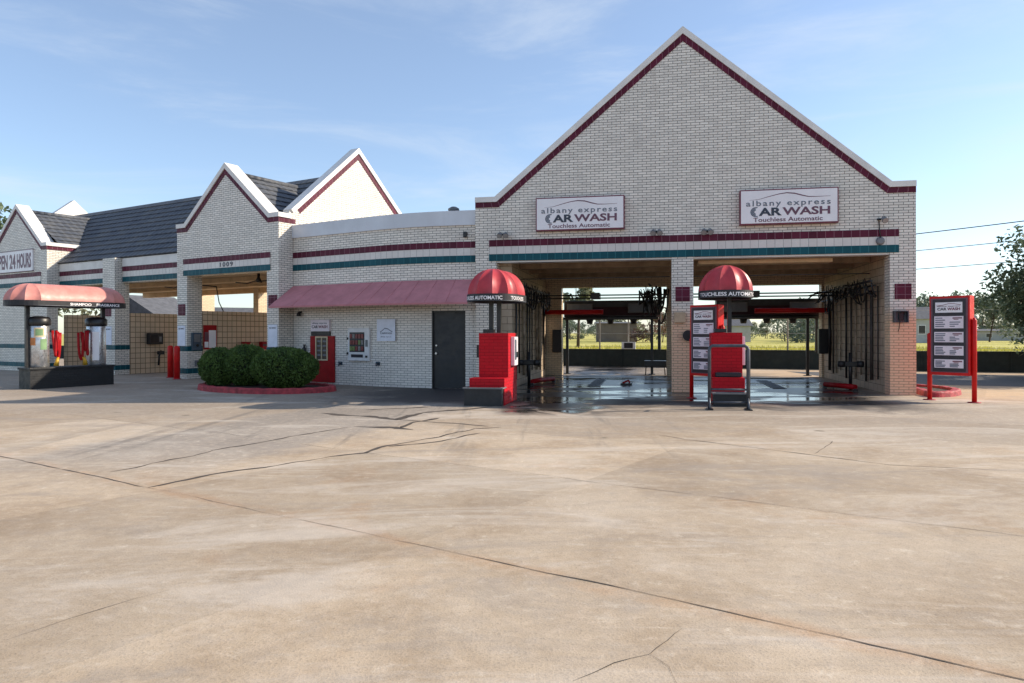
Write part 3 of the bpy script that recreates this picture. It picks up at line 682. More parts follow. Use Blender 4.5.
MB().box(0, .52, -.03, -.002, 0, .84).build('frame', 'red_dark', T); MB().box(.20, .485, -.036, -.031, .04, .66).build('panel', 'sign_white', T); MB().box(.03, .18, -.036, -.031, .30, .60).build('panel', 'board_grey', T); MB().box(.03, .18, -.036, -.031, .06, .26).build('panel', 'sign_white', T)
for y, lab in ((2.2, 'red waste box on the tan partition, nearer the bay opening'), (3.0, 'red waste box on the tan partition, deeper in the bay')):
    T = thing('waste_box', lab, 'box', 'A', (-4.5, y, .94), PI/2, 'red boxes on the partition'); MB().box(0, .27, -.18, -.002, 0, .28).build('bin', 'red_dark', T, .012); MB().box(.03, .24, -.19, -.182, .14, .2).build('slot', 'board_black', T); MB().box(-.01, .28, -.2, -.002, .283, .30).build('lid', 'red_dark', T)
T = thing('vending_box', 'black vending box hung on the tile partition of the middle bay', 'vending machine', 'A', (-9.1, 1.43, 1.13), PI/2); MB().box(0, .6, -.2, -.002, 0, .44).build('case', 'black_metal', T, .02); MB().box(.08, .36, -.208, -.202, .08, .36).build('window', 'window_dark', T); MB().box(.42, .52, -.21, -.202, .1, .3).build('coin_panel', 'grey_metal', T)
T = thing('brush_holder', 'dark brush holder with a hanging wand on the middle bay partition', 'brush holder', 'A', (-9.1, 1.8, .3), PI/2); MB().tube([(.1, -.07, 0), (.12, -.08, .35), (.2, -.09, .58)], .035, 8).build('wand', 'black_metal', T); MB().box(.08, .32, -.14, -.002, .42, .56).build('bracket', 'rubber', T, .02)
for x, y, lab in ((-2.6, 1.4, 'black swivel spray boom under the near bay ceiling'), (-7.0, 1.6, 'black swivel spray boom under the middle bay ceiling')):
    T = thing('spray_boom', lab, 'spray boom', 'A', (x, y, 3.3), 0, 'ceiling spray booms in the bays')
    MB().lathe([(.07, 0), (.10, .06), (.05, .16), (.05, .30)], 12).build('swivel', 'black_metal', T)
    MB().tube([(0, 0, .03), (.7, .1, .06), (1.5, .3, -.02)], .022, 8).build('arm', 'black_metal', T); MB().tube([(1.5, .3, -.02), (1.52, .4, -.6), (1.6, .9, -1.6), (1.62, 1.3, -2.4)], .018, 8).build('hose', 'rubber', T)
    MB().tube([(-1.3, .1, .05), (-.6, 0, -.02), (0, 0, .08), (.05, .1, .0)], .02, 8).build('feed_hose', 'rubber', T)
# bollards
for i, (x, y, lab) in enumerate(((-5.75, .22, 'red bollard left of the pair before the near gable pier'), (-4.74, -.22, 'red bollard right of the pair before the near gable pier'), (-9.35, -.35, 'red bollard standing behind the vacuum island'))):
    if i == 0:
        B0 = thing('bollard', lab, 'bollard', 'A', (x, y, 0), 0, 'red steel bollards'); MB().lathe([(.10, 0), (.10, 1.05), (.085, 1.10), (.04, 1.13)], 18).build('post', 'red_paint', B0); MB().lathe([(.14, 0), (.14, .02), (.11, .03)], 18).build('collar', 'red_kerb', B0)
    else: clone(B0, 'A', (x, y, 0), 0, lab)
# ================================================================== DOME AWNINGS, KIOSKS, VACUUM ISLAND
def stadium(s, r, L):
    q = r*PI/2
    if abs(s) <= q: return r*math.sin(s/r), -L/2 - r*math.cos(s/r)
    sg = 1 if s > 0 else -1; t = abs(s)-q
    if t <= L: return sg*r, -L/2 + t
    a = (t-L)/r
    return sg*r*math.cos(a), L/2 + r*math.sin(a)
def dome_awning(T, z, r, L, hz, gores, mat, vmat, vh, texts, side_n=1):
    ang = [-PI/2 + PI*i/gores for i in range(gores+1)]
    st = [('f', a) for a in ang] + [('r', i/side_n) for i in range(1, side_n)] + [('b', PI/2 - PI*i/gores) for i in range(gores+1)] + [('l', i/side_n) for i in range(1, side_n)]
    if L == 0: st = [('f', a) for a in ang] + [('b', PI/2 - PI*i/gores) for i in range(1, gores)]
    NP = 12
    def P(k, ph):
        kind, a = st[k % len(st)]; c = math.cos(ph)*r; zz = z + math.sin(ph)*hz
        if kind == 'f': return c*math.sin(a), -L/2 - c*math.cos(a), zz
        if kind == 'b': return c*math.sin(a), L/2 + c*math.cos(a), zz
        if kind == 'r': return c, -L/2 + L*a, zz
        return -c, L/2 - L*a, zz
    m = MB()
    for k in range(len(st)):
        cols = []
        for j in range(NP+1):
            ph = PI/2*j/NP
            row = []
            for u in (0, .25, .5, .75, 1):
                p, q = P(k, ph), P(k+1, ph); b = -.06*math.sin(PI*u)*math.cos(ph)**.7   # cloth sags between ribs
                x, y = p[0]+(q[0]-p[0])*u, p[1]+(q[1]-p[1])*u
                d = math.hypot(x, y) or 1
                row.append(m.add(x+b*x/d, y+b*y/d, p[2]))
            cols.append(row)
        for j in range(NP):
            for u in range(4): m.face((cols[j][u], cols[j][u+1], cols[j+1][u+1], cols[j+1][u]), smooth=True)
    dm = m.build('dome_awning', mat, T, recalc=False)
    v = MB(); tot = PI*r*2 + 2*L; NS = 72; per = [stadium(-tot/2 + tot*i/NS, r, L) for i in range(NS)]
    for k in range(NS):
        a, b = per[k], per[(k+1) % NS]
        v.face([v.add(*q) for q in ((*a, z+.012), (*b, z+.012), (*b, z-vh), (*a, z-vh))])
    v.build('valance', vmat, dm, recalc=False)
    fr = MB(); pts = [(p[0]*.985, p[1]*.985, z-vh+.01) for p in per]; fr.tube(pts+[pts[0]], .014, 6, False); fr.build('rim_frame', 'dull_steel', dm)
    for body, s0, s1 in texts:
        o = text(body, 'lettering', 'sign_white', dm, s0, s1, z-vh+.028, z-.035, 0, .02, .004, tf=lambda x, y, zz: (*stadium(x, r+.002-y, L), zz))
    return dm
def planter(T, x0, x1, y0, y1, h):
    w = .045
    p = MB(); p.box(x0, x1, y0, y0+w, 0, h); p.box(x0, x1, y1-w, y1, 0, h); p.box(x0, x0+w, y0+w, y1-w, 0, h); p.box(x1-w, x1, y0+w, y1-w, 0, h)
    p.box(x0+w, x1-w, y0+w, y1-w, .02, h*.8); p.build('trough', 'grey_black', T)
    r = MB(); r.box(x0-.025, x1+.025, y0-.025, y0+w, h+.002, h+.03); r.box(x0-.025, x1+.025, y1-w, y1+.025, h+.002, h+.03); r.box(x0-.025, x0+w, y0+w, y1-w, h+.002, h+.03); r.box(x1-w, x1+.025, y0+w, y1-w, h+.002, h+.03); r.build('rim', 'grey_metal', T)
M['grey_black'] = plain('black plastic trough', (.014, .016, .02), .5, .2, 5)
def kiosk(x, y, lab, dome_rot, texts, box_left):
    T = thing('pay_kiosk', lab, 'kiosk', 'M', (x, y, 0), 0, 'red brick pay kiosks before the wash bays')
    MB().box(-.33, .33, 0, 1.0, 0, 1.545).build('body', 'red_brick', T, .006)
    MB().box(-.44 if box_left else -.34, .331, -.42, -.003, 0, .575).build('ledge', 'red_brick', T, .006)
    pn = MB().box(.332, .42, .28, .68, .82, 1.46).build('payment_panel', 'sign_lilac', T, .01)
    MB().box(.421, .43, .32, .46, .95, 1.40).build('screen', 'blue_metal', pn); MB().box(.421, .435, .50, .64, 1.0, 1.12).build('keypad', 'black_metal', pn)
    for px in ((-.16, .02) if box_left else (.04,)): MB().box(px, px+.09, .25, .34, 1.548, 2.5).build('post', 'black_metal', T)
    MB().box(-.25, .0, .05, .22, 1.548, 1.63).build('top_box', 'black_metal', T, .01)
    if box_left: MB().box(-.41, -.335, .1, .3, 1.0, 1.28).build('switch_box', 'dark_door', T, .01); MB().tube([(-.55, .35, 0), (-.55, .35, .72)], .03, 8).build('bollard_pipe', 'black_metal', T) if False else None
    if not box_left: MB().box(-.26, .28, -.3, -.02, .58, .68).build('tray', 'board_black', T, .02)
    pv = bpy.data.objects.new('awning_mount', None) if False else None
    d = dome_awning(T, 2.45, .575, .55, .585, 5, 'dome', 'valance', .145, texts)
    d.location = (.0, .38, -.07 if box_left else 0); d.rotation_euler = (0, 0, dome_rot)
    return T
kiosk(1.33, -3.72, 'red brick pay kiosk under a maroon dome, left of the left bay', -.12, [('TOUCHLESS AUTOMATIC', -.86, .40), ('TOUCHLESS', .62, 1.3)], True)
kiosk(6.36, -2.72, 'red brick pay kiosk under a maroon dome, behind the steel rail', -.02, [('TOUCHLESS AUTOMATIC', -.74, .76)], False)
for x0, y0, w, lab in ((.82, -4.32, .82, 'black planter trough before the left kiosk'), (6.02, -3.5, .68, 'black planter trough before the kiosk with the steel rail')):
    T = thing('planter', lab, 'planter', 'M', (x0, y0, 0), 0, 'black planter troughs'); planter(T, 0, w, 0, .36, .36 if x0 < 2 else .25)
T = thing('bumper_rail', 'grey steel tube guard rail standing before the right pay kiosk', 'guard rail', 'M', (6.26, -4.1, 0))
MB().tube([(-.375, 0, 0), (-.375, 0, 1.2), (-.36, 0, 1.25), (-.31, 0, 1.28), (.31, 0, 1.28), (.36, 0, 1.25), (.375, 0, 1.2), (.375, 0, 0)], .034, 10).build('hoop', 'dull_steel', T)
for z in (.40, .14): MB().tube([(-.37, 0, z), (.37, 0, z)], .022, 8).build('cross_bar', 'dull_steel', T)
MB().tube([(.375, .02, 1.22), (.43, .3, 1.2), (.43, .34, 0)], .03, 10).build('side_hoop', 'dull_steel', T)
for s in (-1, 1): MB().box(s*.375-.06, s*.375+.06, -.22, .12, 0, .02).build('foot_plate', 'black_metal', T); MB().tube([(s*.375, 0, .25), (s*.375, -.16, .02)], .02, 8).build('brace', 'dull_steel', T)
def menu_board(x, y, rot, lab, k=1.):
    T = thing('menu_board', lab, 'menu board', 'W', (x, y, 0), rot, 'red menu boards'); T.scale = (k, k, k)
    w, d = .41, .25
    MB().box(-w, w, 0, d, .585, 2.35).build('cabinet', 'red_paint', T, .008)
    MB().box(-w+.035, w-.035, -.012, -.002, .65, 2.30).build('surround', 'board_grey', T)
    MB().box(-w+.075, w-.075, -.02, -.013, .67, 2.275).build('backing', 'board_black', T)
    p = MB().box(-w+.135, w-.135, -.03, -.021, 1.98, 2.21).build('header_panel', 'sign_white', T)
    x0 = -w+.16; W_ = 2*w-.32
    text('CAR', 'lettering', 'sign_dark', p, x0+.02, x0+W_*.42, 2.03, 2.09, -.031, .03); text('WASH', 'lettering', 'sign_red', p, x0+W_*.45, x0+W_-.02, 2.03, 2.09, -.031, .03); text('albany express', 'lettering', 'sign_plum', p, x0+.02, x0+W_-.02, 2.105, 2.135, -.031, .01)
    m = MB(); pp = [(0, 2.14), (.12, 2.15), (.25, 2.185), (.36, 2.18), (.5, 2.15)]
    for i in range(len(pp)-1):
        (a_, b_), (c_, d_) = pp[i], pp[i+1]; m.face([m.add(*q) for q in ((x0+a_, -.031, b_), (x0+c_, -.031, d_), (x0+c_, -.031, d_-.012), (x0+a_, -.031, b_-.012))])
    m.build('car_outline', 'sign_red', p, recalc=False)
    rg = random.Random(int(x*10))
    for z0, z1 in ((1.63, 1.90), (1.32, 1.55), (1.03, 1.24), (.75, .94)):
        p = MB().box(-w+.115, w-.115, -.03, -.021, z0, z1).build('price_panel', 'sign_lilac', T)
        g, rd = MB(), MB(); n = 5; hh = (z1-z0-.04)/n
        for k in range(n):
            zz = z1-.03-k*hh; g.box(-w+.135, -w+.135+rg.uniform(.13, .22), -.0315, -.0305, zz-.022, zz)
            if k > 1: g.box(.02, .02+rg.uniform(.1, .24), -.0315, -.0305, zz-.022, zz)
        rd.box(.08, w-.14, -.0315, -.0305, z1-.055, z1-.03); rd.box(.1, .2, -.0315, -.0305, z1-.08, z1-.066)
        g.build('small_print', 'sign_grey', p); rd.build('small_print', 'sign_red', p)
        m = MB().box(-w+.115, w-.115, -.03, -.021, z0-.05, z0-.02)
    for s in (-1, 1):
        MB().tube([(s*(w+.045), .12, 0), (s*(w+.045), .12, 1.80 if s > 0 else 1.5), (s*(w+.04), .12, 1.86 if s > 0 else 1.53)], [.05, .05, .02], 14).build('post', 'red_paint', T); MB().lathe([(.13, 0), (.13, .015), (.07, .02)], 14, (s*(w+.045), .12, 0)).build('base_plate', 'red_kerb', T)
menu_board(9.72, 16.0, math.radians(-52), 'tall red menu board on two posts right of the hall'); menu_board(4.42, 16.58, math.radians(-50), 'tall red menu board partly hidden behind the right pay kiosk', .93)
# vacuum island
T = thing('vacuum_island', 'vacuum island with black brick plinth, black posts and faded red canopy', 'vacuum island', 'A', (-4.56, -3.85, 0))
MB().box(-.31, .31, -1.17, 1.18, 0, .535).build('plinth', 'black_brick', T); MB().box(-.34, .34, -1.2, 1.21, .537, .60).build('plinth_cap', 'black_brick', T, .01)
for y in (-1.1, 1.02): MB().box(-.05, .05, y-.05, y+.05, .602, 2.45).build('post', 'black_metal', T)
dome_awning(T, 2.47, .62, 2.06, .5, 5, 'canopy', 'valance', .14, [('FRAGRANCE', -.85, -.15), ('SHAMPOO', 1.75, 2.35), ('FRAGRANCE', 2.5, 3.2)])
MB().box(-.10, .10, -1.0, 1.0, 2.36, 2.44).build('canopy_beam', 'black_metal', T)
for y, lab, s in ((-.80, 'silver vacuum drum with printed labels at the sunlit left end of the island', 1), (.82, 'plain silver vacuum drum at the right end of the island', 0)):
    V = thing('vacuum_machine', lab, 'vacuum', 'A', (-4.56, -3.85+y, .602), 0, 'vacuum drums on the island')
    MB().lathe([(.25, 0), (.26, .02), (.26, 1.16), (.25, 1.18)], 28).build('drum', 'steel', V)
    MB().lathe([(.29, 1.185), (.30, 1.21), (.30, 1.36), (.25, 1.42), (.10, 1.45)], 28).build('hood', 'black_metal', V)
    def curved(a0, a1, z0, z1, nm, mt, r=.264):
        m = MB(); n = 6
        for i in range(n):
            q = [(a0+(a1-a0)*t/n) for t in (i, i+1)]; v = [m.add(r*math.cos(q[0]), r*math.sin(q[0]), z0), m.add(r*math.cos(q[1]), r*math.sin(q[1]), z0), m.add(r*math.cos(q[1]), r*math.sin(q[1]), z1), m.add(r*math.cos(q[0]), r*math.sin(q[0]), z1)]; m.face(v, smooth=True)
        m.build(nm, mt, V, recalc=False)
    if s:
        curved(-.9, .1, .85, 1.12, 'label_panel', 'cream'); curved(-.75, -.05, .9, 1.08, 'label_panel', 'green_label', .267); curved(-1.3, -.75, .62, .84, 'label_panel', 'orange'); curved(-.3, .35, .5, .8, 'label_panel', 'green_label')
    else: curved(-.9, -.2, .15, 1.0, 'label_panel', 'sign_white')
    yy = .38 if s else -.38
    sg = 1 if s else -1
    for j in range(3):
        pts = []; d_ = (.72, .55, .8)[j]
        for i in range(21):
            u = i/20; pts.append((.12+.07*math.sin(2.5*u+j*1.3), yy*.82+sg*(.07*j+.085*u+.02*math.sin(6*u+j)), 1.04-d_*math.sin(PI*u)**.6-.03*j))
        MB().tube(pts, .036, 10).build('suction_hose', 'red_dark', V)
    MB().box(-.02, .12, yy*.75, yy*.75+sg*.06, .98, 1.08).build('hose_hook', 'black_metal', V)
    MB().tube([(.14, yy*1.05, .02), (.15, yy*1.1, .16), (.13, yy*1.2, .26)], [.07, .05, .03], 10).build('nozzle', 'yellow', V)
# ================================================================== KERB ISLANDS AND BUSHES
def closed_spline(pts, n=6):
    out = []; N = len(pts)
    for i in range(N):
        p0, p1, p2, p3 = (Vector((*pts[(i+k) % N], 0)) for k in (-1, 0, 1, 2))
        for j in range(n):
            t = j/n; out.append(tuple(.5*((2*p1)+(p2-p0)*t+(2*p0-5*p1+4*p2-p3)*t*t+(3*p1-p0-3*p2+p3)*t**3))[:2])
    return out
M['mulch'] = plain('brown mulch', (.05, .035, .025), .95, .4, 12, bump=.8)
def kerb_island(name, lab, pts, h=.14, w=.17):
    cx = sum(p[0] for p in pts)/len(pts); cy = sum(p[1] for p in pts)/len(pts)
    T = thing(name, lab, 'kerb island', 'W', (cx, cy, 0), 0); P = closed_spline([(p[0]-cx, p[1]-cy) for p in pts]); N = len(P); m = MB(); rows = []
    for i in range(N):
        a, b = P[i-1], P[(i+1) % N]; L = math.hypot(b[0]-a[0], b[1]-a[1]); n_ = ((b[1]-a[1])/L, -(b[0]-a[0])/L); jit = .008*math.sin(i*2.1)
        rows.append([m.add(P[i][0]+n_[0]*d, P[i][1]+n_[1]*d, z) for d, z in ((0.02, -.01), (0, h*.8+jit), (-.03, h+jit), (-w, h+jit), (-w, -.01))])
    for i in range(N):
        A, B = rows[i], rows[(i+1) % N]
        for j in range(4): m.face((A[j], B[j], B[j+1], A[j+1]))
    m.build('kerb', 'red_kerb', T)
    m = MB(); m.face([m.add(P[i][0]*.94, P[i][1]*.94, h*.55) for i in range(N)]); m.build('soil_bed', 'mulch', T)
kerb_island('kerb_island', 'rounded red kerb around the three clipped bushes', [(-8.85, 20.35), (-8.3, 19.35), (-7.3, 18.65), (-6.25, 18.3), (-5.3, 18.45), (-4.78, 19.0), (-4.85, 19.7), (-5.5, 20.5), (-6.6, 21.1), (-7.8, 21.4), (-8.6, 21.1)])
kerb_island('kerb_island', 'short red kerb at the right corner of the hall', [(9.95, 17.15), (10.35, 17.12), (10.85, 17.5), (11.3, 18.2), (11.35, 19.2), (10.9, 19.7), (10.45, 19.2), (10.2, 18.2)], .13)
def bush(x, y, rx, ry, h, n, lab, seed):
    rg = random.Random(seed)
    T = thing('clipped_bush', lab, 'bush', 'W', (x, y, .07), 0, 'clipped evergreen bushes')
    def surf(d, k=1.):
        ex = 2.0; L = (abs(d.x)**ex + abs(d.y)**ex + abs(d.z)**ex)**(1/ex); p = d/L
        bump = 1 + .03*noise.noise(d*2.2+Vector((seed, 0, 0))) + .035*noise.noise(d*6+Vector((seed, 3, 0)))
        return Vector((p.x*rx*bump*k, p.y*ry*bump*k, h*.5 + p.z*h*.52*bump*k))
    core = MB(); n1, n2 = 28, 16; rows = []
    for j in range(n2+1):
        t = -PI/2 + PI*j/n2; rows.append([core.add(*surf(Vector((math.cos(t)*math.cos(u), math.cos(t)*math.sin(u), math.sin(t))), .90)) for u in [2*PI*i/n1 for i in range(n1)]])
    for j in range(n2):
        for i in range(n1): core.face((rows[j][i], rows[j][(i+1) % n1], rows[j+1][(i+1) % n1], rows[j+1][i]), smooth=True)
    core.build('twigs', 'bush_core', T)
    pts = []
    for _ in range(n):
        d = Vector((rg.gauss(0, 1), rg.gauss(0, 1), rg.gauss(0, 1))).normalized()
        p = surf(d, rg.uniform(.88, 1.015) + (rg.random()*.06 if rg.random() < .1 else 0))
        if p.z > .03: pts.append(p)
    leaves(MB(), pts, .034, .2, rg).build('foliage', 'bush_leaf', T, recalc=False)
bush(-8.30, 20.4, .54, .58, 1.06, 9000, 'smallest clipped bush, leftmost on the red kerb', 11); bush(-7.5, 20.35, .66, .64, 1.14, 11000, 'middle clipped bush on the red kerb', 12); bush(-6.16, 19.5, .90, .74, 1.08, 14000, 'widest clipped bush, rightmost on the red kerb', 13)
# ================================================================== GROUND, ROAD, FIELD
FX, FY = .9350, -.3547                       # direction of the field fence, running right and nearer
NXf, NYf = .3547, .9350                      # away from the viewer, across the fence line
def fence_pt(t, d=0): return 5.0 + FX*t + NXf*d, 32.75 + FY*t + NYf*d
def lin(k, v, a, b, c):
    s_ = k.sep(v); return k.math('ADD', k.math('ADD', k.math('MULTIPLY', s_[0], a), k.math('MULTIPLY', s_[1], b)), c)
def concrete():
    k = NT('weathered concrete slab'); v = k.coord()
    big = k.noise(v, .22, 5, .6); mid = k.noise(v, .9, 6, .65, .6); fine = k.noise(v, 9, 5, .7); spk = k.noise(v, 70, 2, .6)
    c = k.mix(k.ramp(mid, .3, .7), (.32, .24, .16), (.46, .37, .27))
    c = k.mix(k.ramp(big, .42, .68, 0, .6), c, (.50, .43, .345))
    c = k.mix(k.ramp(k.noise(v, .5, 4, .7, 1.2), .56, .75, 0, .55), c, (.40, .255, .14))
    mp = k.n('ShaderNodeMapping'); mp.inputs['Rotation'].default_value = (0, 0, .55); mp.inputs['Scale'].default_value = (.35, 1.6, 1); k.link(v, mp.inputs[0])
    c = k.mix(k.ramp(k.noise(mp.outputs[0], 1.1, 6, .7, .8), .52, .75, 0, .55), c, (.265, .225, .19))
    # drive lane worn grey in front of the bays
    lane = k.math('ABSOLUTE', k.math('ADD', lin(k, v, .937, -.35, 7.6), k.math('MULTIPLY', k.math('SUBTRACT', mid, .5), 1.4)))
    xs = k.sep(v)
    lx = k.ramp(xs[1], 6.8, 10)
    # grey film of wash water: broad zone near the halls
    nearb = k.ramp(k.math('ADD', lin(k, v, .192, .981, -14.1), k.math('MULTIPLY', k.math('SUBTRACT', big, .5), 9)), -4.5, .5)
    c = k.mix(k.math('MULTIPLY', nearb, k.ramp(xs[0], 12.5, 8.5, 0, .65)), c, (.275, .228, .185))
    c = k.mix(k.math('MULTIPLY', k.ramp(lane, 1.75, 1.2, 0, .75), lx), c, (.235, .215, .195))
    wet2 = k.math('MULTIPLY', k.ramp(k.math('ADD', lin(k, v, .1921, .9814, -19.150), k.math('MULTIPLY', k.math('SUBTRACT', mid, .5), 3.0)), -4.6, -2.6), k.math('MULTIPLY', k.ramp(xs[0], -6.0, -3.0), k.ramp(xs[0], 9.6, 7.5)))
    c = k.mix(k.math('MULTIPLY', wet2, .8), c, (.06, .055, .052))
    # rust beside the long joint
    j = k.math('ABSOLUTE', k.math('ADD', lin(k, v, .5614, .8275, -3.95), k.math('MULTIPLY', k.math('SUBTRACT', k.noise(v, 1.3, 4), .5), .3)))
    c = k.mix(k.math('MULTIPLY', k.ramp(j, .16, .02, 0, .55), k.ramp(mid, .35, .6)), c, (.40, .24, .13))
    # orange clay wash on the right of the hall
    c = k.mix(k.math('MULTIPLY', k.ramp(lin(k, v, .9, .1, -10.3), -.6, 1.2), k.ramp(k.math('ADD', xs[1], k.math('MULTIPLY', mid, 2)), 16.0, 18.5, 0, .75)), c, (.50, .34, .19))
    c = k.mix(k.ramp(fine, .42, .72, .0, .38), c, (.56, .46, .36)); c = k.mix(k.ramp(k.noise(v, 22, 4, .75), .52, .72, 0, .4), c, (.22, .175, .135)); c = k.mix(k.ramp(spk, .52, .72, 0, .42), c, (.13, .105, .09)); c = k.mix(k.math('MULTIPLY', k.ramp(k.noise(v, 5, 7, .8, .4), .54, .76), k.ramp(big, .3, .6, .35, .85)), c, (.66, .59, .49))
    cb = k.n('ShaderNodeCombineXYZ'); k.link(lin(k, v, .8275, -.5614, .3), cb.inputs[0]); k.link(lin(k, v, .5614, .8275, -3.95), cb.inputs[1])
    sb = k.n('ShaderNodeTexBrick'); sb.offset = 0; sb.inputs['Scale'].default_value = 1; sb.inputs['Brick Width'].default_value = 3.3; sb.inputs['Row Height'].default_value = 2.68
    sb.inputs['Mortar Size'].default_value = .0; sb.inputs['Bias'].default_value = 0; sb.inputs['Color1'].default_value = (.86, .85, .83, 1); sb.inputs['Color2'].default_value = (1.12, 1.11, 1.09, 1); sb.inputs['Mortar'].default_value = (.72, .66, .6, 1)
    k.link(cb.outputs[0], sb.inputs['Vector']); c = k.mix(1., c, sb.outputs['Color'], 'MULTIPLY')
    # thin trickles of wash water running down the slope of the lane
    mt_ = k.n('ShaderNodeMapping'); mt_.inputs['Rotation'].default_value = (0, 0, .358); mt_.inputs['Scale'].default_value = (1.7, .16, 1); k.link(v, mt_.inputs[0])
    tr_ = k.math('MULTIPLY', k.ramp(k.noise(mt_.outputs[0], 1.0, 5, .65, .6), .53, .68, 0, .6), k.math('MULTIPLY', k.math('MULTIPLY', k.ramp(xs[1], 7.5, 10.5), k.ramp(xs[0], -8, -5.5)), k.ramp(xs[0], 4.5, 1.0)))
    c = k.mix(tr_, c, (.13, .115, .10))
    # broad bleached and grey drags, roughly square to the halls
    ml_ = k.n('ShaderNodeMapping'); ml_.inputs['Rotation'].default_value = (0, 0, .12); ml_.inputs['Scale'].default_value = (.3, .95, 1); k.link(v, ml_.inputs[0])
    n1_ = k.noise(ml_.outputs[0], .75, 8, .72, 1.0)
    c = k.mix(k.ramp(n1_, .5, .66, 0, .5), c, (.58, .52, .45)); c = k.mix(k.ramp(n1_, .47, .33, 0, .5), c, (.265, .228, .195))
    c = k.mix(k.ramp(k.noise(v, 3.5, 8, .8), .45, .7, 0, .3), c, (.30, .265, .235))
    # pale scuffs and tyre drags across the lane
    ms_ = k.n('ShaderNodeMapping'); ms_.inputs['Rotation'].default_value = (0, 0, -.35); ms_.inputs['Scale'].default_value = (.55, 1.5, 1); k.link(v, ms_.inputs[0])
    c = k.mix(k.math('MULTIPLY', k.ramp(k.noise(ms_.outputs[0], 1.1, 8, .75, 1.4), .57, .74, 0, .55), k.ramp(xs[1], 17, 8)), c, (.62, .55, .45))
    c = k.mix(k.ramp(k.noise(v, 2.6, 7, .75, .3), .56, .78, 0, .5), c, (.24, .185, .135))
    # small oil spots
    vor = k.n('ShaderNodeTexVoronoi'); vor.inputs['Scale'].default_value = .55; k.link(v, vor.inputs['Vector'])
    c = k.mix(k.ramp(k.math('ADD', vor.outputs['Distance'], k.math('MULTIPLY', k.noise(v, 12, 3), .08)), .10, .065, 0, .75), c, (.13, .105, .07))
    # wet floor in and before the bays (main hall frame)
    ym = lin(k, v, .1921, .9814, -19.150); xm = lin(k, v, .9814, -.1921, 4.765)
    wn = k.noise(v, .75, 4, .6, .8)
    inside = k.math('MULTIPLY', k.math('MULTIPLY', k.ramp(k.math('ADD', ym, k.math('MULTIPLY', k.math('SUBTRACT', wn, .5), 5)), -4.6, -2.6), k.ramp(ym, 7.1, 6.5)), k.math('MULTIPLY', k.ramp(xm, -3.6, -1.2), k.ramp(k.math('ADD', xm, k.math('MULTIPLY', k.math('SUBTRACT', wn, .5), 2)), 10.7, 9.4)))
    inhall = k.math('MULTIPLY', k.ramp(xm, .2, 1.2), k.ramp(ym, -3.2, -1.6)); damp = k.math('MULTIPLY', inside, k.ramp(wn, .22, .42))
    pm_ = k.n('ShaderNodeMapping'); pm_.inputs['Rotation'].default_value = (0, 0, .19); pm_.inputs['Scale'].default_value = (.45, 1.5, 1); k.link(v, pm_.inputs[0])
    spill = k.math('MULTIPLY', k.ramp(k.math('ADD', ym, k.math('MULTIPLY', wn, 3)), -4.6, -3.2), k.math('MULTIPLY', k.ramp(xm, 1.2, 2.2), k.ramp(xm, 4.6, 3.2)))
    inhall = k.math('MAXIMUM', inhall, spill); inside = k.math('MAXIMUM', inside, spill); damp = k.math('MAXIMUM', damp, k.math('MULTIPLY', spill, k.ramp(wn, .38, .5)))
    pool = k.math('MULTIPLY', k.math('MULTIPLY', inside, inhall), k.ramp(k.noise(pm_.outputs[0], .8, 3, .5, .6), .50, .58))
    c = k.mix(k.math('MULTIPLY', damp, .95), c, (.026, .024, .025)); c = k.mix(k.math('MULTIPLY', pool, .8), c, (.02, .02, .023))
    k.set('Base Color', c)
    rough = k.math('SUBTRACT', .86, k.math('MULTIPLY', k.math('MULTIPLY', damp, k.math('ADD', k.math('MULTIPLY', inhall, .7), .3)), .56)); rough = k.math('MAXIMUM', k.math('SUBTRACT', rough, k.math('MULTIPLY', pool, .6)), .10)
    k.set('Roughness', rough)
    bp = k.math('MULTIPLY', k.math('ADD', k.math('MULTIPLY', fine, .6), k.math('MULTIPLY', spk, .4)), k.math('SUBTRACT', 1, k.math('MULTIPLY', damp, .985)))
    k.bump(bp, .45, .012)
    return k.m
M['concrete'] = concrete()
def crack_mat():
    k = NT('tar filled crack'); v = k.coord(); k.set('Base Color', k.mix(k.noise(v, 5, 3), (.02, .018, .017), (.11, .085, .065))); k.set('Roughness', .8); return k.m
M['crack'] = crack_mat()
def field_mat():
    k = NT('meadow soil and grass'); v = k.coord()
    c = k.mix(k.ramp(k.noise(v, .12, 6, .7), .35, .65), (.36, .34, .06), (.54, .48, .14)); c = k.mix(k.ramp(k.noise(v, 1.2, 5, .7), .5, .75, 0, .4), c, (.12, .15, .05))
    d = lin(k, v, NXf, NYf, -(5.0*NXf+32.75*NYf)); d = k.math('ADD', d, k.math('MULTIPLY', k.math('SUBTRACT', k.noise(v, .6, 4), .5), 5))
    c = k.mix(k.ramp(d, 6.5, 3.0), c, k.mix(k.noise(v, 2, 4), (.27, .135, .07), (.2, .17, .07)))
    k.set('Base Color', c); k.set('Roughness', .95); k.bump(k.noise(v, 6, 5, .7), .8, .1); return k.m
M['field'] = field_mat()
def asphalt():
    k = NT('old asphalt'); v = k.coord(); c = k.mix(k.noise(v, 1.2, 5, .7), (.055, .055, .058), (.10, .098, .10)); c = k.mix(k.ramp(k.noise(v, 60, 2), .55, .7, 0, .4), c, (.16, .155, .15)); k.set('Base Color', c); k.set('Roughness', .85); k.bump(k.noise(v, 60, 2), .4, .01); return k.m
M['asphalt'] = asphalt()
def sheet(name, pts, z, mat):
    m = MB(); m.face([m.add(x, y, z) for x, y in pts]); return tag(m.build(name, mat, recalc=False), kind='structure')
sheet('ground', [(-1500, -300), (1500, -300), (1500, 2500), (-1500, 2500)], -.006, 'field')
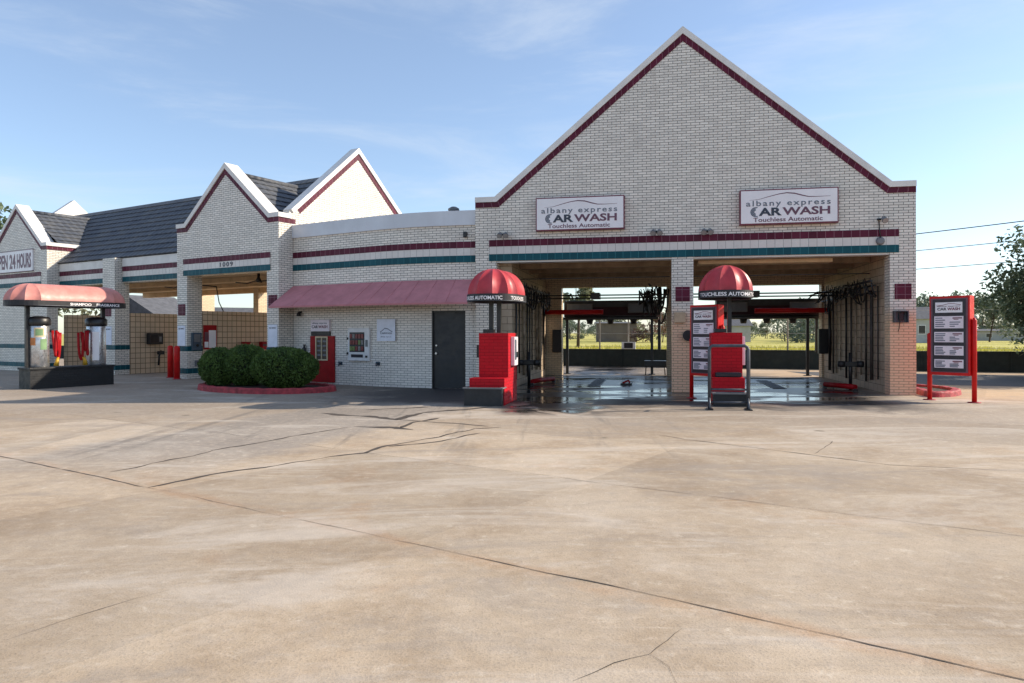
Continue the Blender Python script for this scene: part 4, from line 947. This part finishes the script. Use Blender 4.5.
# concrete forecourt with its cracks and joints drawn in the same mesh
m = MB()
a, b = fence_pt(-45, -.02), fence_pt(45, -.02)
m.face([m.add(x, y, 0) for x, y in ((-70, -25), (55, -25), b, a)])
lot = m.build('forecourt', 'concrete', recalc=False); tag(lot, kind='structure'); lot.data.materials.append(M['crack'])
def cracks():
    rg = random.Random(21)
    L = [([(-9.5, 11.12), (-6.495, 9.129), (-3.706, 7.268)], .024, .015), ([(-3.706, 7.268), (-.876, 5.389)], .007, .02), ([(-.876, 5.389), (1.065, 4.077), (3.2, 2.55)], .014, .014),
         ([(-3.706, 7.268), (-3.062, 8.102), (-2.612, 8.662), (-1.9, 9.302), (-1.578, 10.142), (-1.072, 10.718), (-.597, 11.603), (-.197, 11.843)], .075, .05),
         ([(-1.659, 9.787), (-1.033, 10.322), (-.495, 11.138)], .085, .05), ([(-4.502, 8.059), (-3.742, 9.9), (-3.316, 10.749), (-2.641, 11.88)], .06, .06),
         ([(-2.641, 11.88), (-1.95, 11.80), (-1.60, 11.52)], .22, .05), ([(-1.828, 11.743), (-1.689, 12.531), (-1.3, 13.1)], .12, .05), ([(-3.728, 13.973), (-2.109, 12.974), (-1.685, 13.937), (-.855, 14.652), (-.36, 15.243)], .24, .06),
         ([(-2.109, 12.974), (-1.427, 12.526), (-.366, 11.972)], .09, .04), ([(-2.962, 14.502), (-1.717, 15.064)], .16, .05), ([(2.2, 10.9), (2.565, 10.37), (3.109, 9.813), (4.406, 8.389), (5.7, 8.011), (8.5, 6.9)], .02, .03),
         ([(3.855, 9.157), (4.557, 10.247)], .018, .03), ([(.279, 3.184), (.482, 3.366), (.663, 3.459), (.771, 3.627), (.881, 3.774)], .007, .018), ([(.663, 3.459), (.723, 3.334), (.721, 3.182), (.70, 3.0)], .008, .015),
         ([(-9.247, 14.25), (-5.584, 11.925), (-2.456, 9.712), (.8, 7.5), (4.4, 5.1)], .008, .015), ([(-2.592, 3.643), (-2.311, 4.036), (-2.066, 4.348)], .006, .02)]
    m = MB()
    for pts, w, jit in L:
        P = []
        for i in range(len(pts)-1):
            (ax, ay), (bx, by) = pts[i], pts[i+1]; n = max(2, int(math.hypot(bx-ax, by-ay)/.14))
            for j in range(n): t = j/n; P.append((ax+(bx-ax)*t, ay+(by-ay)*t))
        P.append(pts[-1]); prev = None
        for i, p in enumerate(P):
            a, b = P[max(0, i-1)], P[min(len(P)-1, i+1)]; d = math.hypot(b[0]-a[0], b[1]-a[1]); nx, ny = -(b[1]-a[1])/d, (b[0]-a[0])/d
            o = noise.noise(Vector((p[0]*1.7, p[1]*1.7, 0)))*jit*2 + rg.uniform(-.3, .3)*jit; ww = w*max(.12, .55+.75*noise.noise(Vector((p[0]*3.1, p[1]*3.1, 4))) + rg.uniform(-.2, .2))
            if i in (0, len(P)-1): ww *= .2
            q = (m.add(p[0]+nx*(o+ww/2), p[1]+ny*(o+ww/2), .003), m.add(p[0]+nx*(o-ww/2), p[1]+ny*(o-ww/2), .003))
            if prev: m.face((prev[0], prev[1], q[1], q[0]))
            prev = q
    return m
cm = cracks()
bm = bmesh.new(); bm.from_mesh(lot.data)
vs = [bm.verts.new(v) for v in cm.v]
for f in cm.f:
    g = bm.faces.new([vs[i] for i in f]); g.material_index = 1
bm.to_mesh(lot.data); bm.free()
r0, r1 = fence_pt(9.5, -8.3), fence_pt(60, -8.3); r2, r3 = fence_pt(60, -2.0), fence_pt(7.0, -2.0)
sheet('road', [r0, r1, r2, r3], .004, 'asphalt')
# ================================================================== FENCES
T = thing('field_wall', 'low dark green screened wall along the far side of the road', 'wall', 'W', (*fence_pt(0), 0), math.atan2(FY, FX))
MB().box(-40, 40, 0, .12, 0, .76).build('screen', 'fence_dark', T); MB().box(-40, 40, -.02, .14, .763, .80).build('top_rail', 'black_metal', T)
for t in range(-36, 40, 3): MB().box(t-.03, t+.03, -.028, -.002, 0, .76).build('stile', 'fence_dark', T)
T = thing('chain_link_fence', 'tall wire fence on thin pale posts behind the dark wall', 'fence', 'W', (*fence_pt(0, .5), 0), math.atan2(FY, FX))
for t in (-12.2, -9.4, -6.6, -4.0, -1.15, .2, 1.65, 4.3, 7.05, 9.8, 12.6, 16.4, 19.2, 22.0, 25.0, 28.0): MB().lathe([(.035, 0), (.035, 2.45), (.05, 2.46), (.02, 2.52)], 8, (t, 0, 0)).build('post', 'concrete_post', T)
m = MB()
for z in (.9, 1.5, 2.42): m.tube([(-14, 0, z), (30, 0, z)], .006, 4)
m.build('wire', 'concrete_post', T)
T = thing('field_sign', 'small dark sign in a white frame just above the low wall', 'sign', 'W', (*fence_pt(.25, .25), 0), math.atan2(FY, FX))
MB().box(-.32, .32, 0, .05, .80, 1.12).build('frame', 'white_paint', T); MB().box(-.2, .2, -.01, -.002, .84, 1.08).build('panel', 'board_black', T)
for s in (-.25, .25): MB().box(s-.03, s+.03, .051, .09, 0, 1.05).build('leg', 'concrete_post', T)
# ================================================================== GRASS
def grass():
    rg = random.Random(9); m = MB()
    for _ in range(30000):
        t = rg.uniform(-12, 42); d = .9 + 40*rg.random()**2.0; x, y = fence_pt(t, d); h = rg.uniform(.14, .42)*(1.0 if d > 3.0 else .8*rg.random()); w = .02 + .0016*d
        if d < 4.5 and rg.random() < .6: continue
        a = rg.random()*PI; dx, dy = math.cos(a)*w, math.sin(a)*w; lx, ly = rg.gauss(0, .08), rg.gauss(0, .08)
        m.face((m.add(x-dx, y-dy, 0), m.add(x+dx, y+dy, 0), m.add(x+lx, y+ly, h)))
    o = m.build('meadow_grass', 'grass', recalc=False); tag(o, 'tall yellow green meadow grass beyond the low wall', 'grass', kind='stuff')
grass()
# ================================================================== TREES
def tree(name, x, y, h, crown_r, trunk_h, n, leaf, mat, lab, seed, group=None, clumps=16, flat=.75, bias=(0, 0)):
    rg = random.Random(seed); T = thing(name, lab, 'tree', 'W', (x, y, 0), 0, group)
    tr = MB(); top = Vector((rg.uniform(-.1, .1)*h, rg.uniform(-.1, .1)*h, h*.72)); r0 = .02*h+.03
    tr.tube([(0, 0, -.02), (.02*h*rg.uniform(-1, 1), 0, trunk_h*.6), tuple(top*.6), tuple(top)], [r0, r0*.75, r0*.5, r0*.15], 8)
    C = []
    for k in range(clumps):
        a = rg.random()*2*PI; rr = crown_r*math.sqrt(rg.random()); zz = trunk_h + (h-trunk_h)*rg.random()
        f = 1 - abs((zz-trunk_h)/(h-trunk_h) - .45)*.95
        c = Vector((math.cos(a)*rr*f+bias[0]*rg.random(), math.sin(a)*rr*f+bias[1]*rg.random(), zz)); C.append((c, crown_r*rg.uniform(.22, .42)))
        s = top*rg.uniform(.35, .8); tr.tube([tuple(s), tuple((s+c)*.5+Vector((0, 0, .05*h))), tuple(c)], [r0*.32, r0*.2, r0*.06], 5)
    tr.build('trunk', 'bark', T)
    pts = []
    for _ in range(n):
        c, r = rg.choice(C); d = Vector((rg.gauss(0, 1), rg.gauss(0, 1), rg.gauss(0, 1))); d = d.normalized()*r*(rg.random()**.4)
        pts.append(c + Vector((d.x, d.y, d.z*flat)))
    leaves(MB(), pts, leaf, .6, rg).build('crown', mat, T, recalc=False)
    return T
tree('roadside_tree', 20.0, 23.6, 5.0, 3.3, .7, 24000, .095, 'tree_leaf', 'leafy tree leaning in at the right edge before the low wall', 3, None, 46, .6, (-1.2, 0))
tree('shade_tree', -36.4, 46, 9.6, 4.6, 3, 8000, .24, 'tree_leaf', 'green tree rising behind the far left gable', 4, None, 22)
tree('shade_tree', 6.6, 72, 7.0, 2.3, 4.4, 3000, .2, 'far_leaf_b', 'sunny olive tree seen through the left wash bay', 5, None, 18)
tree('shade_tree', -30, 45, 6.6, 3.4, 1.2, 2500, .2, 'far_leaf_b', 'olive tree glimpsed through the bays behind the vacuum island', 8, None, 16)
rg = random.Random(77)
names = {'far_leaf': 'green', 'far_leaf_b': 'olive', 'far_leaf_red': 'russet'}
for i in range(46):
    px = 552 + i*11 + rg.uniform(-5, 5); Y = rg.uniform(105, 185)
    if 598 < px < 644: Y = rg.uniform(150, 190)
    X = (px-512)/720*Y
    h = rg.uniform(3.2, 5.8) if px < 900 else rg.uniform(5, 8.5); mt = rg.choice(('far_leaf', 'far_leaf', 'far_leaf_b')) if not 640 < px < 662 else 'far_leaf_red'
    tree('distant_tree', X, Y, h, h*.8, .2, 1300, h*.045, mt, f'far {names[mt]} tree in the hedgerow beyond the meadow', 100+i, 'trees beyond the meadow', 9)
# ================================================================== FAR BUILDINGS AND WIRES
def house(x, y, w, d, h, rise, rot, lab, wall='house_wall', name='house', win=True):
    T = thing(name, lab, 'house', 'W', (x, y, 0), rot)
    MB().box(-w/2, w/2, -d/2, d/2, 0, h).build('wall', wall, T)
    m = MB(); m.prism([(-d/2-.4, h), (d/2+.4, h), (0, h+rise)], -w/2-.3, w/2+.3, 'x'); m.build('roof', 'house_roof', T)
    for k in range(max(2, int(w/4)) if win else 0):
        cx = -w/2 + (k+.5)*w/max(2, int(w/4)); f = MB().box(cx-.5, cx+.5, -d/2-.05, -d/2-.003, h*.35, h*.75).build('window', 'white_paint', T); MB().box(cx-.42, cx+.42, -d/2-.06, -d/2-.052, h*.38, h*.72).build('pane', 'window_dark', f)
house(17.6, 122, 6.6, 6, 3.1, .25, -.1, 'low brown grey building beyond the meadow, behind the left bay', 'house_brown', 'shed', False)
house(61, 105, 9, 7, 3.4, 1.8, -.2, 'pale grey house beyond the meadow, right of the hall')
house(-24.6, 49, 3.4, 5, 2.6, 1.5, 1.2, 'white gabled shed glimpsed through the middle wash bay', 'white_paint', 'shed')
house(36, 118, 5, 5, 2.6, 1.2, -.1, 'small pale house among the far trees behind the right bay', 'house_wall', 'house', False)
house(84, 128, 22, 5, 1.7, .35, -.3, 'long low white building far right beyond the meadow')
house(-22.6, 62, 10, 7, 2.0, 1.75, .5, 'grey roofed house seen through the near gable bay')
T = thing('power_line', 'three black power cables slanting across the sky at the right', 'power line', 'W', (14.5, 58.7, 0))
for z in (7.5, 6.5, 5.4):
    pts = []
    for i in range(25):
        t = i/24; pts.append((21.5*t, -35.7*t, z + .35*(2*t-1)**2 - .12))
    MB().tube(pts, .028 if z > 7 else .02, 5).build('cable', 'wire', T)
# ================================================================== LIGHT, SKY, CAMERA
AZ, EL = math.radians(9.0), math.radians(29.5)
S = Vector((math.cos(EL)*math.cos(AZ), math.cos(EL)*math.sin(AZ), math.sin(EL)))
sd = bpy.data.lights.new('Sun', 'SUN'); sd.energy = 3.6; sd.angle = math.radians(.53); sd.color = (1.0, .87, .70)
so = bpy.data.objects.new('Sun', sd); COL.objects.link(so); so.rotation_euler = S.to_track_quat('Z', 'Y').to_euler(); so.location = (30, 10, 30)
w = bpy.data.worlds.new('World'); scene.world = w; w.use_nodes = True; t = w.node_tree; bg = t.nodes['Background']
sky = t.nodes.new('ShaderNodeTexSky'); sky.sky_type = 'NISHITA'; sky.sun_disc = False; sky.sun_elevation = EL; sky.sun_rotation = PI/2 - AZ
sky.air_density = .9; sky.dust_density = .5; sky.ozone_density = 2.2
tc = t.nodes.new('ShaderNodeTexCoord'); mp = t.nodes.new('ShaderNodeMapping'); mp.inputs['Scale'].default_value = (1.2, 1.6, 7.0); mp.inputs['Rotation'].default_value = (.0, .18, .3)
nz = t.nodes.new('ShaderNodeTexNoise'); nz.inputs['Scale'].default_value = 1.9; nz.inputs['Detail'].default_value = 7; nz.inputs['Roughness'].default_value = .62; nz.inputs['Distortion'].default_value = .5
mr = t.nodes.new('ShaderNodeMapRange'); mr.interpolation_type = 'SMOOTHSTEP'; mr.inputs['From Min'].default_value = .42; mr.inputs['From Max'].default_value = .82; mr.inputs['To Min'].default_value = .14; mr.inputs['To Max'].default_value = .62
mx = t.nodes.new('ShaderNodeMix'); mx.data_type = 'RGBA'; mx.inputs[7].default_value = (3.7, 4.1, 4.6, 1)
t.links.new(tc.outputs['Generated'], mp.inputs[0]); t.links.new(mp.outputs[0], nz.inputs['Vector']); t.links.new(nz.outputs['Fac'], mr.inputs['Value']); t.links.new(mr.outputs[0], mx.inputs[0]); t.links.new(sky.outputs[0], mx.inputs[6]); t.links.new(mx.outputs[2], bg.inputs['Color'])
bg.inputs['Strength'].default_value = .112
cd = bpy.data.cameras.new('Camera'); cam = bpy.data.objects.new('Camera', cd); COL.objects.link(cam); scene.camera = cam
cd.sensor_width = 36; cd.lens = 719.63/1024*36; cd.clip_end = 5000; cd.clip_start = .05
cam.location = (0, 0, H); cam.rotation_euler = (PI/2, 0, 0)
cd.shift_y = -(341.5-332.8)/1024
cam.rotation_mode = 'XYZ'; cam.rotation_euler = (PI/2, .002, 0)
scene.view_settings.view_transform = 'Standard'; scene.view_settings.look = 'None'; scene.view_settings.gamma = 1; scene.view_settings.use_curve_mapping = False
scene.view_settings.exposure = 0.95
scene.render.resolution_x = 1024; scene.render.resolution_y = 683
